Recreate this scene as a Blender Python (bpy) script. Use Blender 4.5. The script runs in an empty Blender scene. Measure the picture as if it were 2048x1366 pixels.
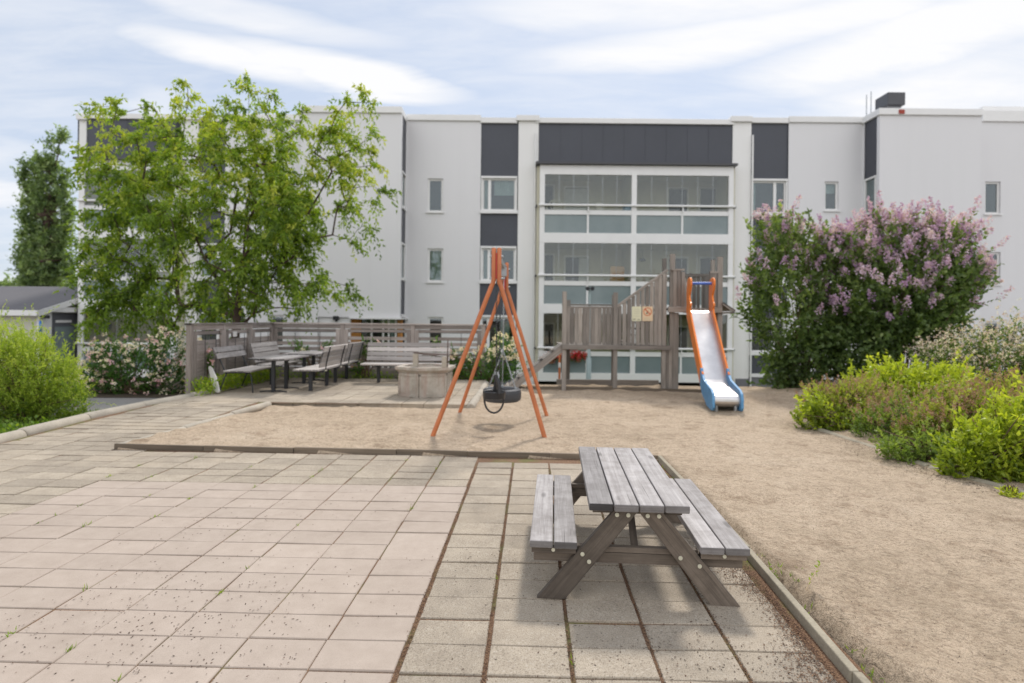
import bpy, bmesh, math, random
import numpy as np
from mathutils import Vector, Matrix
R = math.radians
rnd = random.Random(7)
rng = np.random.default_rng(11)
scn = bpy.context.scene
C = scn.collection

# ------------------------------------------------------------------ camera, sky, sun
H = 1.42; F = 1138.0; CX = 1024.0; CY = 638.5; RS = math.sin(0.0098); RC = math.cos(0.0098)
cam_d = bpy.data.cameras.new('camera'); cam = bpy.data.objects.new('camera', cam_d); C.objects.link(cam)
scn.camera = cam
cam_d.sensor_fit = 'HORIZONTAL'; cam_d.sensor_width = 36; cam_d.lens = 36 * F / 2048
cam_d.shift_y = (CY - 683) / 2048
cam.matrix_world = Matrix.Translation((0, 0, H)) @ Matrix.Rotation(R(90), 4, 'X') @ Matrix.Rotation(0.0098, 4, 'Z')
cam_d.clip_end = 2000
cam_d.dof.use_dof = True; cam_d.dof.focus_distance = 3.1; cam_d.dof.aperture_fstop = 1.7

SUN_EL, SUN_AZ = R(50), R(18)       # azimuth from +Y towards +X
sd = bpy.data.lights.new('sun', 'SUN'); sun = bpy.data.objects.new('sun', sd); C.objects.link(sun)
sd.energy = 2.3; sd.angle = R(7); sd.color = (1.0, 0.95, 0.88)
sv = Vector((math.sin(SUN_AZ) * math.cos(SUN_EL), math.cos(SUN_AZ) * math.cos(SUN_EL), math.sin(SUN_EL)))
sun.rotation_euler = sv.to_track_quat('Z', 'Y').to_euler(); sun.location = (0, 0, 30)

world = bpy.data.worlds.new('World'); scn.world = world; world.use_nodes = True
nt = world.node_tree; nt.nodes.clear()
def wn(t, **k):
    n = nt.nodes.new(t)
    for a, b in k.items(): setattr(n, a, b)
    return n
out = wn('ShaderNodeOutputWorld'); bg = wn('ShaderNodeBackground'); bg.inputs[1].default_value = 0.12
sky = wn('ShaderNodeTexSky', sky_type='NISHITA', sun_disc=False, sun_elevation=SUN_EL, sun_rotation=SUN_AZ)
sky.air_density = 1.0; sky.dust_density = 1.0
tc = wn('ShaderNodeTexCoord'); sep = wn('ShaderNodeSeparateXYZ')
nt.links.new(tc.outputs['Generated'], sep.inputs[0])
def wmath(op, a, b=None, c=None, clamp=False):
    n = wn('ShaderNodeMath', operation=op); n.use_clamp = clamp
    for i, v in enumerate((a, b, c)):
        if v is None: continue
        if isinstance(v, (int, float)): n.inputs[i].default_value = v
        else: nt.links.new(v, n.inputs[i])
    return n.outputs[0]
zc = wmath('MAXIMUM', sep.outputs[2], 0.02)
zz = wmath('ADD', zc, 0.12)
cu = wmath('DIVIDE', sep.outputs[0], zz); cv = wmath('DIVIDE', sep.outputs[1], zz)
comb = wn('ShaderNodeCombineXYZ'); nt.links.new(cu, comb.inputs[0]); nt.links.new(cv, comb.inputs[1])
def wnoise(scale, sx, sy, off, detail=6, rough=0.55, dist=0.0):
    mp = wn('ShaderNodeMapping'); mp.inputs['Scale'].default_value = (sx, sy, 1); mp.inputs['Location'].default_value = off
    nt.links.new(comb.outputs[0], mp.inputs[0])
    n = wn('ShaderNodeTexNoise'); n.inputs['Scale'].default_value = scale; n.inputs['Detail'].default_value = detail
    n.inputs['Roughness'].default_value = rough; n.inputs['Distortion'].default_value = dist
    nt.links.new(mp.outputs[0], n.inputs['Vector']); return n.outputs[0]
n1 = wnoise(0.9, 0.55, 1.0, (3.1, 1.7, 0), 7, 0.55, 0.4)
n2 = wnoise(2.6, 0.5, 1.3, (0.4, 5.2, 0), 5, 0.6, 0.3)
base = wmath('ADD', wmath('MULTIPLY', n1, 0.75), wmath('MULTIPLY', n2, 0.25))
# a long lens-shaped cloud and a broad bank to the upper right, as directions in the sky
def dirpx(x, y):
    dx, dy = x - CX, y - CY
    v = Vector((dx * RC + dy * RS, F, dx * RS - dy * RC)).normalized(); return v
def blob(x, y, rx, ry, tilt=0.0):
    d = dirpx(x, y); az = math.atan2(d.x, d.y); el = math.asin(d.z)
    return az, el, rx / F, ry / F, tilt
azn = wmath('ARCTAN2', sep.outputs[0], sep.outputs[1]); eln = wmath('ARCSINE', sep.outputs[2])
wob = wmath('MULTIPLY', wmath('SUBTRACT', n2, 0.5), 0.12)
azw = wmath('ADD', azn, wmath('MULTIPLY', wob, 1.5)); elw = wmath('ADD', eln, wmath('MULTIPLY', wob, 0.35))
tot = None
for (x, y, rx, ry, tl, amp) in ((690, 148, 260, 34, 0.07, 1.1), (480, 120, 200, 34, 0.04, 0.95), (480, 25, 330, 30, 0.03, 0.6), (1500, 70, 480, 42, -0.02, 0.95), (1900, 60, 330, 60, -0.02, 1.0), (1950, 180, 300, 75, 0, 0.8),
                           (1250, 10, 380, 45, 0, 0.7), (1650, -90, 700, 90, 0, 0.9), (0, 385, 60, 26, 0, 0.7), (10, 305, 40, 30, 0, 0.4), (285, 205, 70, 30, 0, 0.5), (1900, 215, 300, 40, 0, .5), (1800, 130, 250, 40, 0, .6)):
    a0, e0, ra, re, tl = blob(x, y, rx, ry, tl)
    da = wmath('SUBTRACT', azw, a0); de = wmath('ADD', wmath('SUBTRACT', elw, e0), wmath('MULTIPLY', da, tl))
    q = wmath('ADD', wmath('POWER', wmath('DIVIDE', wmath('ABSOLUTE', da), ra), 2.0), wmath('POWER', wmath('DIVIDE', wmath('ABSOLUTE', de), re), 2.0))
    g = wmath('MULTIPLY', wmath('SUBTRACT', 1.15, q, clamp=True), amp)
    tot = g if tot is None else wmath('MAXIMUM', tot, g)
n3 = wnoise(5.5, 0.45, 1.5, (7.3, 2.2, 0), 6, 0.65, 0.5)
tex = wmath('ADD', wmath('MULTIPLY', n2, 0.9), wmath('MULTIPLY', n3, 0.7))
cl = wmath('MULTIPLY', wmath('MULTIPLY', tot, wmath('ADD', tex, 0.0)), 1.35, clamp=True)
cl = wmath('SMOOTH_MIN', cl, 1.0, 0.1)
wisp = wmath('MULTIPLY', wmath('SUBTRACT', wmath('ADD', wmath('MULTIPLY', base, 0.6), wmath('MULTIPLY', n3, 0.4)), 0.40, clamp=True), 2.3)
fac = wmath('MAXIMUM', cl, wisp)
back = wmath('MULTIPLY', wmath('ADD', wmath('MULTIPLY', sep.outputs[1], -1.2), 0.35, clamp=True), 0.85)  # unseen cloud cover added behind the camera to fill the shaded side
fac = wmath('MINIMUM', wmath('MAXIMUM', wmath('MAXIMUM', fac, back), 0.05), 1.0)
veil = wn('ShaderNodeMix', data_type='RGBA'); veil.inputs['Factor'].default_value = .8; nt.links.new(sky.outputs[0], veil.inputs[6]); veil.inputs[7].default_value = (4.0, 4.55, 5.5, 1)
mixc = wn('ShaderNodeMix', data_type='RGBA'); nt.links.new(fac, mixc.inputs['Factor'])
nt.links.new(veil.outputs[2], mixc.inputs[6]); mixc.inputs[7].default_value = (6.5, 6.5, 6.6, 1)
boost = wmath('ADD', wmath('MULTIPLY', wmath('ADD', wmath('MULTIPLY', sep.outputs[1], -1.0), 0.55, clamp=True), 0.45), 0.97)  # sky brightened towards the unseen side behind the camera, lifts the shaded facade
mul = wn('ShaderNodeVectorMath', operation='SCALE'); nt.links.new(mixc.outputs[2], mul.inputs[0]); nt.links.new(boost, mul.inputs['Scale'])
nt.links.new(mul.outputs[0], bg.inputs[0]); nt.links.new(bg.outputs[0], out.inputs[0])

vs = scn.view_settings; vs.view_transform = 'Standard'; vs.look = 'None'; vs.gamma = 1; vs.exposure = 0.40
scn.cycles.max_bounces = 8; scn.cycles.transparent_max_bounces = 12; scn.cycles.diffuse_bounces = 3
scn.cycles.caustics_reflective = False; scn.cycles.caustics_refractive = False

# ------------------------------------------------------------------ pixel -> real place
def W(x, y, Y):
    dx, dy = x - CX, y - CY
    return Vector(((dx * RC + dy * RS) * Y / F, Y, H + (dx * RS - dy * RC) * Y / F))
def G(x, y, z=0.0):
    dx, dy = x - CX, y - CY
    d = dy * RC - dx * RS; Y = (H - z) * F / d
    return Vector(((dx * RC + dy * RS) * Y / F, Y, z))
def fx(x, y, Y): return W(x, y, Y).x
def fz(x, y, Y): return W(x, y, Y).z

# ------------------------------------------------------------------ materials
MATS = {}
class NT:
    def __init__(s, name):
        s.m = bpy.data.materials.new(name); s.m.use_nodes = True; s.t = s.m.node_tree; s.t.nodes.clear()
        s.o = s.n('ShaderNodeOutputMaterial'); MATS[name] = s.m
    def n(s, t, ins=None, **k):
        n = s.t.nodes.new(t)
        for a, b in k.items(): setattr(n, a, b)
        for a, b in (ins or {}).items(): s.put(n, a, b)
        return n
    def put(s, n, a, b):
        i = n.inputs[a]
        if isinstance(b, bpy.types.NodeSocket): s.t.links.new(b, i)
        elif isinstance(b, bpy.types.Node): s.t.links.new(b.outputs[0], i)
        else:
            if hasattr(i.default_value, '__len__') and not isinstance(b, (int, float)) and len(b) == 3 and len(i.default_value) == 4: b = (*b, 1)
            i.default_value = b
    def math(s, op, a, b=None, clamp=False):
        n = s.n('ShaderNodeMath', operation=op); n.use_clamp = clamp; s.put(n, 0, a)
        if b is not None: s.put(n, 1, b)
        return n.outputs[0]
    def coord(s, kind='Object', scale=(1, 1, 1)):
        t = s.n('ShaderNodeTexCoord'); 
        return s.n('ShaderNodeMapping', {'Vector': t.outputs[kind], 'Scale': scale}).outputs[0]
    def noise(s, vec, scale, detail=4, rough=.55, dist=0):
        return s.n('ShaderNodeTexNoise', {'Vector': vec, 'Scale': scale, 'Detail': detail, 'Roughness': rough, 'Distortion': dist}).outputs[0]
    def vor(s, vec, scale, out='Distance', feature='F1'):
        return s.n('ShaderNodeTexVoronoi', {'Vector': vec, 'Scale': scale}, feature=feature).outputs[out]
    def ramp(s, fac, *stops):
        r = s.n('ShaderNodeValToRGB', {0: fac}); e = r.color_ramp.elements
        while len(e) < len(stops): e.new(.5)
        for i, (p, c) in enumerate(stops): e[i].position = p; e[i].color = (*c, 1) if len(c) == 3 else c
        return r.outputs[0]
    def mix(s, f, a, b, mode='MIX'):
        n = s.n('ShaderNodeMix', data_type='RGBA', blend_type=mode); s.put(n, 0, f); s.put(n, 6, a); s.put(n, 7, b); return n.outputs[2]
    def attr(s, name): return s.n('ShaderNodeAttribute', attribute_name=name).outputs['Fac']
    def bump(s, h, strength=.5, dist=.01): return s.n('ShaderNodeBump', {'Height': h, 'Strength': strength, 'Distance': dist}).outputs[0]
    def pbr(s, col, rough=.7, bump=None, **k):
        p = s.n('ShaderNodeBsdfPrincipled', {'Base Color': col, 'Roughness': rough})
        for a, b in k.items(): s.put(p, a.replace('_', ' '), b)
        if bump is not None: s.put(p, 'Normal', bump)
        s.t.links.new(p.outputs[0], s.o.inputs[0]); return s.m

def g3(v): return (v, v, v)
def simple(name, col, rough=.6, var=.12, scale=4, bscale=60, bstr=.15, fine=.06, coordk='Object', **k):
    t = NT(name); v = t.coord(coordk)
    a = t.noise(v, scale, 5); b = t.noise(v, scale * 14, 3)
    f = t.math('ADD', t.math('MULTIPLY', t.math('SUBTRACT', a, .5), 2 * var * 1.6), t.math('MULTIPLY', t.math('SUBTRACT', b, .5), 2 * fine * 1.6))
    f = t.math('ADD', f, 1.0); cc = t.n('ShaderNodeCombineColor', {0: f, 1: f, 2: f}).outputs[0]
    c = t.mix(1.0, col, cc, 'MULTIPLY')
    return t.pbr(c, rough, t.bump(t.noise(v, bscale, 3), bstr, .004), **k)

def render_wall(name, col):
    t = NT(name); v = t.coord(); st = t.noise(t.n('ShaderNodeMapping', {'Vector': v, 'Scale': (3.2, 3.2, .16)}).outputs[0], 1.0, 5, .6); big = t.noise(v, .35, 4, .6); f = t.noise(v, 14, 4, .6)
    k = t.math('ADD', t.math('MULTIPLY', st, .5), t.math('ADD', t.math('MULTIPLY', big, .35), t.math('MULTIPLY', f, .15)))
    c = t.mix(1.0, col, t.ramp(k, (.32, (.97, .97, .968)), (.52, (.995, .995, .995)), (.64, (1, 1, 1))), 'MULTIPLY'); t.pbr(c, .95, t.bump(t.noise(v, 90, 3), .4, .006))
def wood(name, dark, light, rough=.8, knots=True, var=.35):
    t = NT(name); uv = t.coord('UV', (1, 1, 1))
    g = t.n('ShaderNodeMapping', {'Vector': uv, 'Scale': (1.6, 34, 1)}).outputs[0]
    g2 = t.n('ShaderNodeMapping', {'Vector': uv, 'Scale': (5, 190, 1)}).outputs[0]
    a = t.noise(g, 1.0, 5, .6, .6); b = t.noise(g2, 1.0, 3, .6); big = t.noise(uv, 1.7, 3)
    f = t.math('ADD', t.math('MULTIPLY', a, .6), t.math('ADD', t.math('MULTIPLY', b, .3), t.math('MULTIPLY', big, .25)))
    c = t.ramp(f, (.36, dark), (.55, tuple((d + l) / 2 for d, l in zip(dark, light))), (.72, light))
    if knots:
        kn = t.n('ShaderNodeMapping', {'Vector': uv, 'Scale': (2.2, 7, 1)}).outputs[0]
        kd = t.vor(kn, 1.0); km = t.ramp(kd, (.07, (1, 1, 1)), (.15, (0, 0, 0)))
        c = t.mix(t.math('MULTIPLY', km, .6), c, tuple(x * .35 for x in dark))
        stn = t.ramp(t.noise(uv, 6, 6, .7), (.42, (.80, .79, .78)), (.56, (1, 1, 1))); c = t.mix(1.0, c, stn, 'MULTIPLY')
        cr = t.n('ShaderNodeMapping', {'Vector': uv, 'Scale': (1.1, 60, 1)}).outputs[0]
        crk = t.ramp(t.noise(cr, 1.0, 2, .5, .3), (.69, (0, 0, 0)), (.72, (1, 1, 1)))
        c = t.mix(t.math('MULTIPLY', crk, .6), c, tuple(x * .3 for x in dark))
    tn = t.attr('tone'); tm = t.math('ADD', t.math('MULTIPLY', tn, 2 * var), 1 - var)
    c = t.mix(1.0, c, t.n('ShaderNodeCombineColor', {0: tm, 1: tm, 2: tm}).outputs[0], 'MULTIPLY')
    return t.pbr(c, rough, t.bump(t.math('ADD', a, t.math('MULTIPLY', b, .5)), .5, .003))

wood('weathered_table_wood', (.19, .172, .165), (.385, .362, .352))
wood('shaded_leg_wood', (.065, .05, .038), (.185, .148, .115))  # darker copy of the table wood, shade under the top put into the colour
wood('grey_fence_wood', (.15, .12, .10), (.36, .31, .28), knots=False)
wood('tower_wood', (.12, .105, .09), (.315, .28, .245), knots=False)
wood('bench_wood', (.24, .215, .20), (.50, .46, .43), knots=False)
wood('edging_wood', (.09, .07, .05), (.20, .155, .11), knots=False)
wood('orange_cladding', (.42, .17, .04), (.55, .26, .07), knots=False)
wood('door_white_boards', (.55, .52, .46), (.66, .63, .57), knots=False, var=.1)

render_wall('plaster_grey', (.715, .705, .71))
render_wall('plaster_light', (.80, .79, .77))
simple('white_paint', (.77, .76, .745), .5, .04, 2, 40, .05, .02)
simple('dark_panel', (.052, .056, .070), .45, .12, .6, 30, .05, .04)
simple('roof_metal', (.055, .055, .06), .4, .1, 2)
simple('plinth', (.17, .17, .18), .9, .1, 2)
simple('shed_roof', (.105, .100, .105), .8, .08, 2)
simple('yellow_wall', (.62, .52, .27), .85, .05, 2)
simple('cream_wall', (.60, .58, .50), .85, .05, 1)
simple('balcony_wall', (.58, .55, .43), .9, .05, 1)
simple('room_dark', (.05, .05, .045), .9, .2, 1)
simple('curtain', (.55, .57, .58), .9, .15, 6)
simple('asphalt', (.24, .225, .21), .95, .12, 1.5, 160, .6, .12)
simple('concrete_kerb', (.40, .355, .29), .95, .2, 5, 130, .7, .15)
simple('dark_kerb', (.30, .262, .195), .95, .25, 5, 130, .7, .2)
simple('black_steel', (.018, .019, .022), .45, .2, 5)
simple('galvanised', (.36, .38, .39), .4, .15, 8, Metallic=.7)
simple('rubber', (.048, .050, .055), .55, .2, 6, 60, .2)
simple('black_rubber', (.016, .016, .018), .32, .2, 6, 60, .1)
simple('orange_paint', (.48, .15, .052), .5, .28, 5, 30, .1, .16)
simple('orange_slide', (.78, .20, .02), .35, .08, 3)
simple('red_paint', (.45, .03, .03), .45, .1, 3)
simple('blue_plastic', (.095, .27, .48), .42, .22, 7, 30, .08, .14)
simple('blue_bar', (.05, .13, .50), .35, .08, 5)
simple('blue_sign', (.01, .14, .50), .4, .03, 2)
simple('sign_cream', (.62, .60, .42), .6, .08, 9)
simple('sign_peach', (.66, .50, .32), .6, .08, 9)
simple('sign_ink', (.16, .17, .12), .7, .05, 9)
simple('sign_faint_ink', (.44, .44, .33), .7, .05, 9)
simple('sign_red', (.48, .09, .03), .6, .1, 9)
simple('white_board', (.68, .65, .62), .6, .06, 5)
simple('washer_metal', (.62, .60, .48), .35, .1, 40, Metallic=.3)
simple('bark', (.085, .055, .042), .95, .3, 6, 50, .8)
simple('stem_brown', (.13, .085, .05), .95, .3, 6, 50, .8)
simple('door_grey', (.11, .115, .13), .4, .05, 3)
simple('lamp_pole', (.33, .40, .40), .5, .08, 4)
simple('tan_fabric', (.50, .30, .13), .9, .1, 6)
simple('pot_red', (.35, .06, .04), .8, .1, 6)
simple('wicker', (.20, .09, .05), .8, .2, 20)
simple('grill_rust', (.10, .065, .05), .8, .4, 10)
simple('ash', (.20, .17, .14), 1.0, .3, 8, 60, .8, .2)

def mk():
    # smooth pinkish slabs
    t = NT('pink_slab'); v = t.coord(); tn = t.attr('tone')
    a = t.noise(v, 1.1, 4); b = t.noise(v, 300, 2); c2 = t.noise(v, 9, 5, .65)
    c = t.ramp(t.math('ADD', t.math('MULTIPLY', a, .5), t.math('MULTIPLY', c2, .5)), (.35, (.348, .281, .229)), (.65, (.434, .359, .299)))
    tm = t.math('ADD', t.math('MULTIPLY', tn, .08), .96)
    c = t.mix(1.0, c, t.n('ShaderNodeCombineColor', {0: tm, 1: tm, 2: tm}).outputs[0], 'MULTIPLY')
    sp = t.ramp(b, (.30, (.7, .7, .7)), (.5, (1, 1, 1))); c = t.mix(.6, c, t.mix(1.0, c, sp, 'MULTIPLY'))
    t.pbr(c, .9, t.bump(t.math('ADD', b, t.math('MULTIPLY', c2, .5)), .3, .002))
    # exposed aggregate grey slabs
    t = NT('grey_slab'); v = t.coord(); tn = t.attr('tone')
    a = t.noise(v, 1.3, 4); c2 = t.noise(v, 7, 5, .65); b = t.noise(v, 170, 3, .7); vo = t.n('ShaderNodeTexVoronoi', {'Vector': v, 'Scale': 120}).outputs['Color']
    c = t.ramp(t.math('ADD', t.math('MULTIPLY', a, .4), t.math('MULTIPLY', c2, .6)), (.32, (.285, .237, .182)), (.68, (.435, .37, .288)))
    sp = t.ramp(b, (.36, (.50, .48, .46)), (.5, (1, 1, 1)), (.66, (1.0, 1.0, 1.0))); c = t.mix(1.0, c, sp, 'MULTIPLY')
    vg = t.n('ShaderNodeRGBToBW', {0: vo}).outputs[0]
    c = t.mix(t.math('MULTIPLY', t.ramp(vg, (.72, (0, 0, 0)), (.86, (1, 1, 1))), .28), c, (.52, .47, .40))
    tm = t.math('ADD', t.math('MULTIPLY', tn, .26), .87)
    c = t.mix(1.0, c, t.n('ShaderNodeCombineColor', {0: tm, 1: tm, 2: tm}).outputs[0], 'MULTIPLY')
    # sand blown over parts of the slabs, moss near the joints
    sd_ = t.ramp(t.noise(v, .9, 5, .6), (.50, (0, 0, 0)), (.66, (1, 1, 1)))
    c = t.mix(t.math('MULTIPLY', sd_, .45), c, (.47, .385, .285))
    t.pbr(c, .95, t.bump(t.math('ADD', b, t.math('MULTIPLY', vg, .4)), .8, .004))
    # joint soil: brown seeds and moss
    t = NT('joint_soil'); v = t.coord(); b = t.noise(v, 130, 3, .7); a = t.noise(v, 2.2, 4, .6)
    c = t.ramp(b, (.35, (.06, .035, .02)), (.5, (.17, .09, .05)), (.62, (.30, .19, .11)))
    c = t.mix(t.ramp(a, (.50, (0, 0, 0)), (.60, (1, 1, 1))), c, (.14, .125, .045)); t.pbr(c, 1, t.bump(b, 1, .006))
    # sand
    t = NT('sand'); v = t.coord(); a = t.noise(v, .55, 5, .6); b = t.noise(v, 5.0, 6, .7); f = t.noise(v, 45, 4, .75); ff = t.noise(v, 190, 3, .75)
    c = t.ramp(t.math('ADD', t.math('MULTIPLY', a, .55), t.math('MULTIPLY', b, .45)), (.34, (.43, .33, .225)), (.52, (.60, .468, .335)), (.68, (.68, .55, .41)))
    pt = t.noise(v, 2.6, 7, .78); c = t.mix(1.0, c, t.ramp(pt, (.36, (.70, .66, .62)), (.46, (1, 1, 1))), 'MULTIPLY'); md = t.noise(v, 17, 5, .7); c = t.mix(1.0, c, t.ramp(md, (.36, (.80, .78, .76)), (.52, (1, 1, 1)), (.68, (1.0, 1.0, 1.0))), 'MULTIPLY')
    c = t.mix(1.0, c, t.ramp(f, (.32, (.60, .58, .56)), (.50, (1, 1, 1))), 'MULTIPLY')
    c = t.mix(1.0, c, t.ramp(ff, (.33, (.45, .42, .40)), (.50, (1, 1, 1)), (.68, (1.0, 1.0, 1.0))), 'MULTIPLY')
    wl = t.ramp(t.noise(v, 260, 1), (.66, (0, 0, 0)), (.72, (1, 1, 1))); c = t.mix(t.math('MULTIPLY', wl, .5), c, (.68, .60, .50))
    sc = t.math('ABSOLUTE', t.math('SUBTRACT', t.noise(v, 8, 4, .6, 1.2), .5)); b = t.math('ADD', b, t.math('MULTIPLY', sc, 1.6)); hh = t.math('ADD', t.math('MULTIPLY', b, 1.3), t.math('ADD', t.math('MULTIPLY', f, .55), t.math('MULTIPLY', ff, .22)))
    t.pbr(c, 1, t.bump(hh, 1.0, .032))
    # lawn and bed earth
    t = NT('lawn'); v = t.coord(); a = t.noise(v, 1.5, 4); b = t.noise(v, 70, 3, .7)
    c = t.ramp(t.math('ADD', t.math('MULTIPLY', a, .5), t.math('MULTIPLY', b, .5)), (.3, (.035, .07, .012)), (.7, (.13, .20, .03))); t.pbr(c, 1, t.bump(b, 1, .03))
    t = NT('trodden_ground'); v = t.coord(); b = t.noise(v, 40, 4, .7); c = t.ramp(b, (.3, (.14, .125, .10)), (.7, (.27, .25, .21))); t.pbr(c, 1, t.bump(b, 1, .02))
    t = NT('earth'); v = t.coord(); b = t.noise(v, 60, 4, .7); c = t.ramp(b, (.35, (.03, .022, .014)), (.65, (.11, .08, .05))); t.pbr(c, 1, t.bump(b, 1, .02))
    # stained planter concrete
    t = NT('planter_concrete'); v = t.coord(); a = t.noise(v, 4, 6, .7, .4); s = t.noise(t.n('ShaderNodeMapping', {'Vector': v, 'Scale': (9, 9, 1.2)}).outputs[0], 1, 4); b = t.noise(v, 120, 3)
    c = t.ramp(a, (.35, (.33, .29, .235)), (.65, (.50, .455, .39))); c = t.mix(t.ramp(s, (.46, (0, 0, 0)), (.66, (.5, .5, .5))), c, (.36, .225, .18))
    c = t.mix(1.0, c, t.ramp(b, (.35, (.7, .7, .7)), (.5, (1, 1, 1))), 'MULTIPLY'); t.pbr(c, .95, t.bump(b, .6, .004))
    # glass
    t = NT('glass'); lw = t.n('ShaderNodeLayerWeight', {'Blend': .25}).outputs['Fresnel']
    f = t.math('ADD', t.math('MULTIPLY', lw, .5), .07, clamp=True)
    tr = t.n('ShaderNodeBsdfTransparent', {0: (.72, .78, .76)}); gl = t.n('ShaderNodeBsdfGlossy', {0: (.9, .95, 1.0), 'Roughness': .02})
    mx = t.n('ShaderNodeMixShader', {0: f, 1: tr, 2: gl}); t.t.links.new(mx.outputs[0], t.o.inputs[0])
    t = NT('balcony_glass'); lw = t.n('ShaderNodeLayerWeight', {'Blend': .2}).outputs['Fresnel']
    f = t.math('ADD', t.math('MULTIPLY', lw, .7), .05, clamp=True)
    tr = t.n('ShaderNodeBsdfTransparent', {0: (.90, .91, .86)}); gl = t.n('ShaderNodeBsdfGlossy', {0: (.9, .95, 1.0), 'Roughness': .02})
    mx = t.n('ShaderNodeMixShader', {0: f, 1: tr, 2: gl}); t.t.links.new(mx.outputs[0], t.o.inputs[0])
    t = NT('frosted_glass'); v = t.coord(); a = t.noise(v, .9, 3); c = t.ramp(a, (.35, (.17, .215, .22)), (.65, (.22, .265, .265)))
    t.pbr(c, .16, None)
    # slide steel
    t = NT('slide_steel'); v = t.coord(); a = t.noise(v, 3, 4); c = t.ramp(a, (.3, (.52, .50, .49)), (.7, (.68, .66, .65)))
    t.pbr(c, t.math('ADD', t.math('MULTIPLY', a, .2), .28), t.bump(t.noise(v, 5, 2), .15, .01), Metallic=1.0)
mk()

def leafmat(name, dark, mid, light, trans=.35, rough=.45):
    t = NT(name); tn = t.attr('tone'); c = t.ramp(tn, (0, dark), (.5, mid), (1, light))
    d = t.n('ShaderNodeBsdfPrincipled', {'Base Color': c, 'Roughness': rough}); 
    tc_ = t.mix(1.0, c, (1.25, 1.35, .55), 'MULTIPLY'); tr = t.n('ShaderNodeBsdfTranslucent', {0: tc_})
    mx = t.n('ShaderNodeMixShader', {0: trans, 1: d, 2: tr}); t.t.links.new(mx.outputs[0], t.o.inputs[0]); return t.m
leafmat('maple_leaf', (.09, .15, .02), (.25, .36, .038), (.52, .53, .09), .5)
leafmat('poplar_leaf', (.12, .18, .08), (.24, .32, .14), (.42, .50, .25), .5)
leafmat('lilac_leaf', (.07, .115, .038), (.18, .26, .08), (.36, .43, .15), .47)
leafmat('lilac_flower', (.46, .26, .53), (.70, .50, .71), (.87, .73, .87), .3, .8)
leafmat('lime_leaf', (.14, .20, .02), (.38, .45, .035), (.66, .67, .08), .42)
leafmat('willow_leaf', (.12, .20, .02), (.36, .45, .05), (.64, .66, .14), .45)
leafmat('spirea_leaf', (.15, .20, .03), (.32, .37, .06), (.50, .52, .12), .45)
leafmat('olive_leaf', (.08, .13, .03), (.18, .26, .05), (.34, .42, .09), .4)
leafmat('pink_spike', (.34, .18, .14), (.46, .27, .21), (.60, .40, .32), .3, .8)
leafmat('rose_leaf', (.035, .09, .02), (.08, .18, .03), (.17, .30, .05), .35)
leafmat('rose_flower', (.85, .54, .64), (.90, .74, .70), (.94, .88, .74), .3, .8)
leafmat('white_pink_flower', (.60, .42, .38), (.75, .62, .56), (.85, .80, .70), .3, .8)
leafmat('red_flower', (.50, .02, .03), (.65, .05, .06), (.75, .12, .12), .3, .8)
leafmat('grass_blade', (.06, .12, .015), (.15, .25, .025), (.30, .38, .05), .4)
leafmat('weed_leaf', (.10, .18, .01), (.24, .36, .02), (.42, .48, .04), .4)
leafmat('debris_flake', (.03, .02, .012), (.10, .05, .03), (.26, .15, .08), .0, .9)
leafmat('wreath_leaf', (.10, .12, .10), (.16, .18, .15), (.22, .24, .20), .1, .9)

# ------------------------------------------------------------------ object helpers
def tag(o, label=None, cat=None, group=None, kind=None):
    if label: o['label'] = label
    if cat: o['category'] = cat
    if group: o['group'] = group
    if kind: o['kind'] = kind
    return o
ORG = {}
def thing(name, loc, label, cat, group=None):
    o = bpy.data.objects.new(name, None); C.objects.link(o); o.location = loc; o.empty_display_size = .2
    ORG[o.name] = Vector(loc); return tag(o, label, cat, group)
def link(name, me, mat, parent=None, off=None):
    o = bpy.data.objects.new(name, me); C.objects.link(o)
    if mat: me.materials.append(MATS[mat])
    if parent is not None: o.parent = parent; ORG[o.name] = ORG.get(parent.name, Vector())
    return o
def org(parent): return ORG.get(parent.name, Vector()) if parent is not None else Vector()

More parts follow.
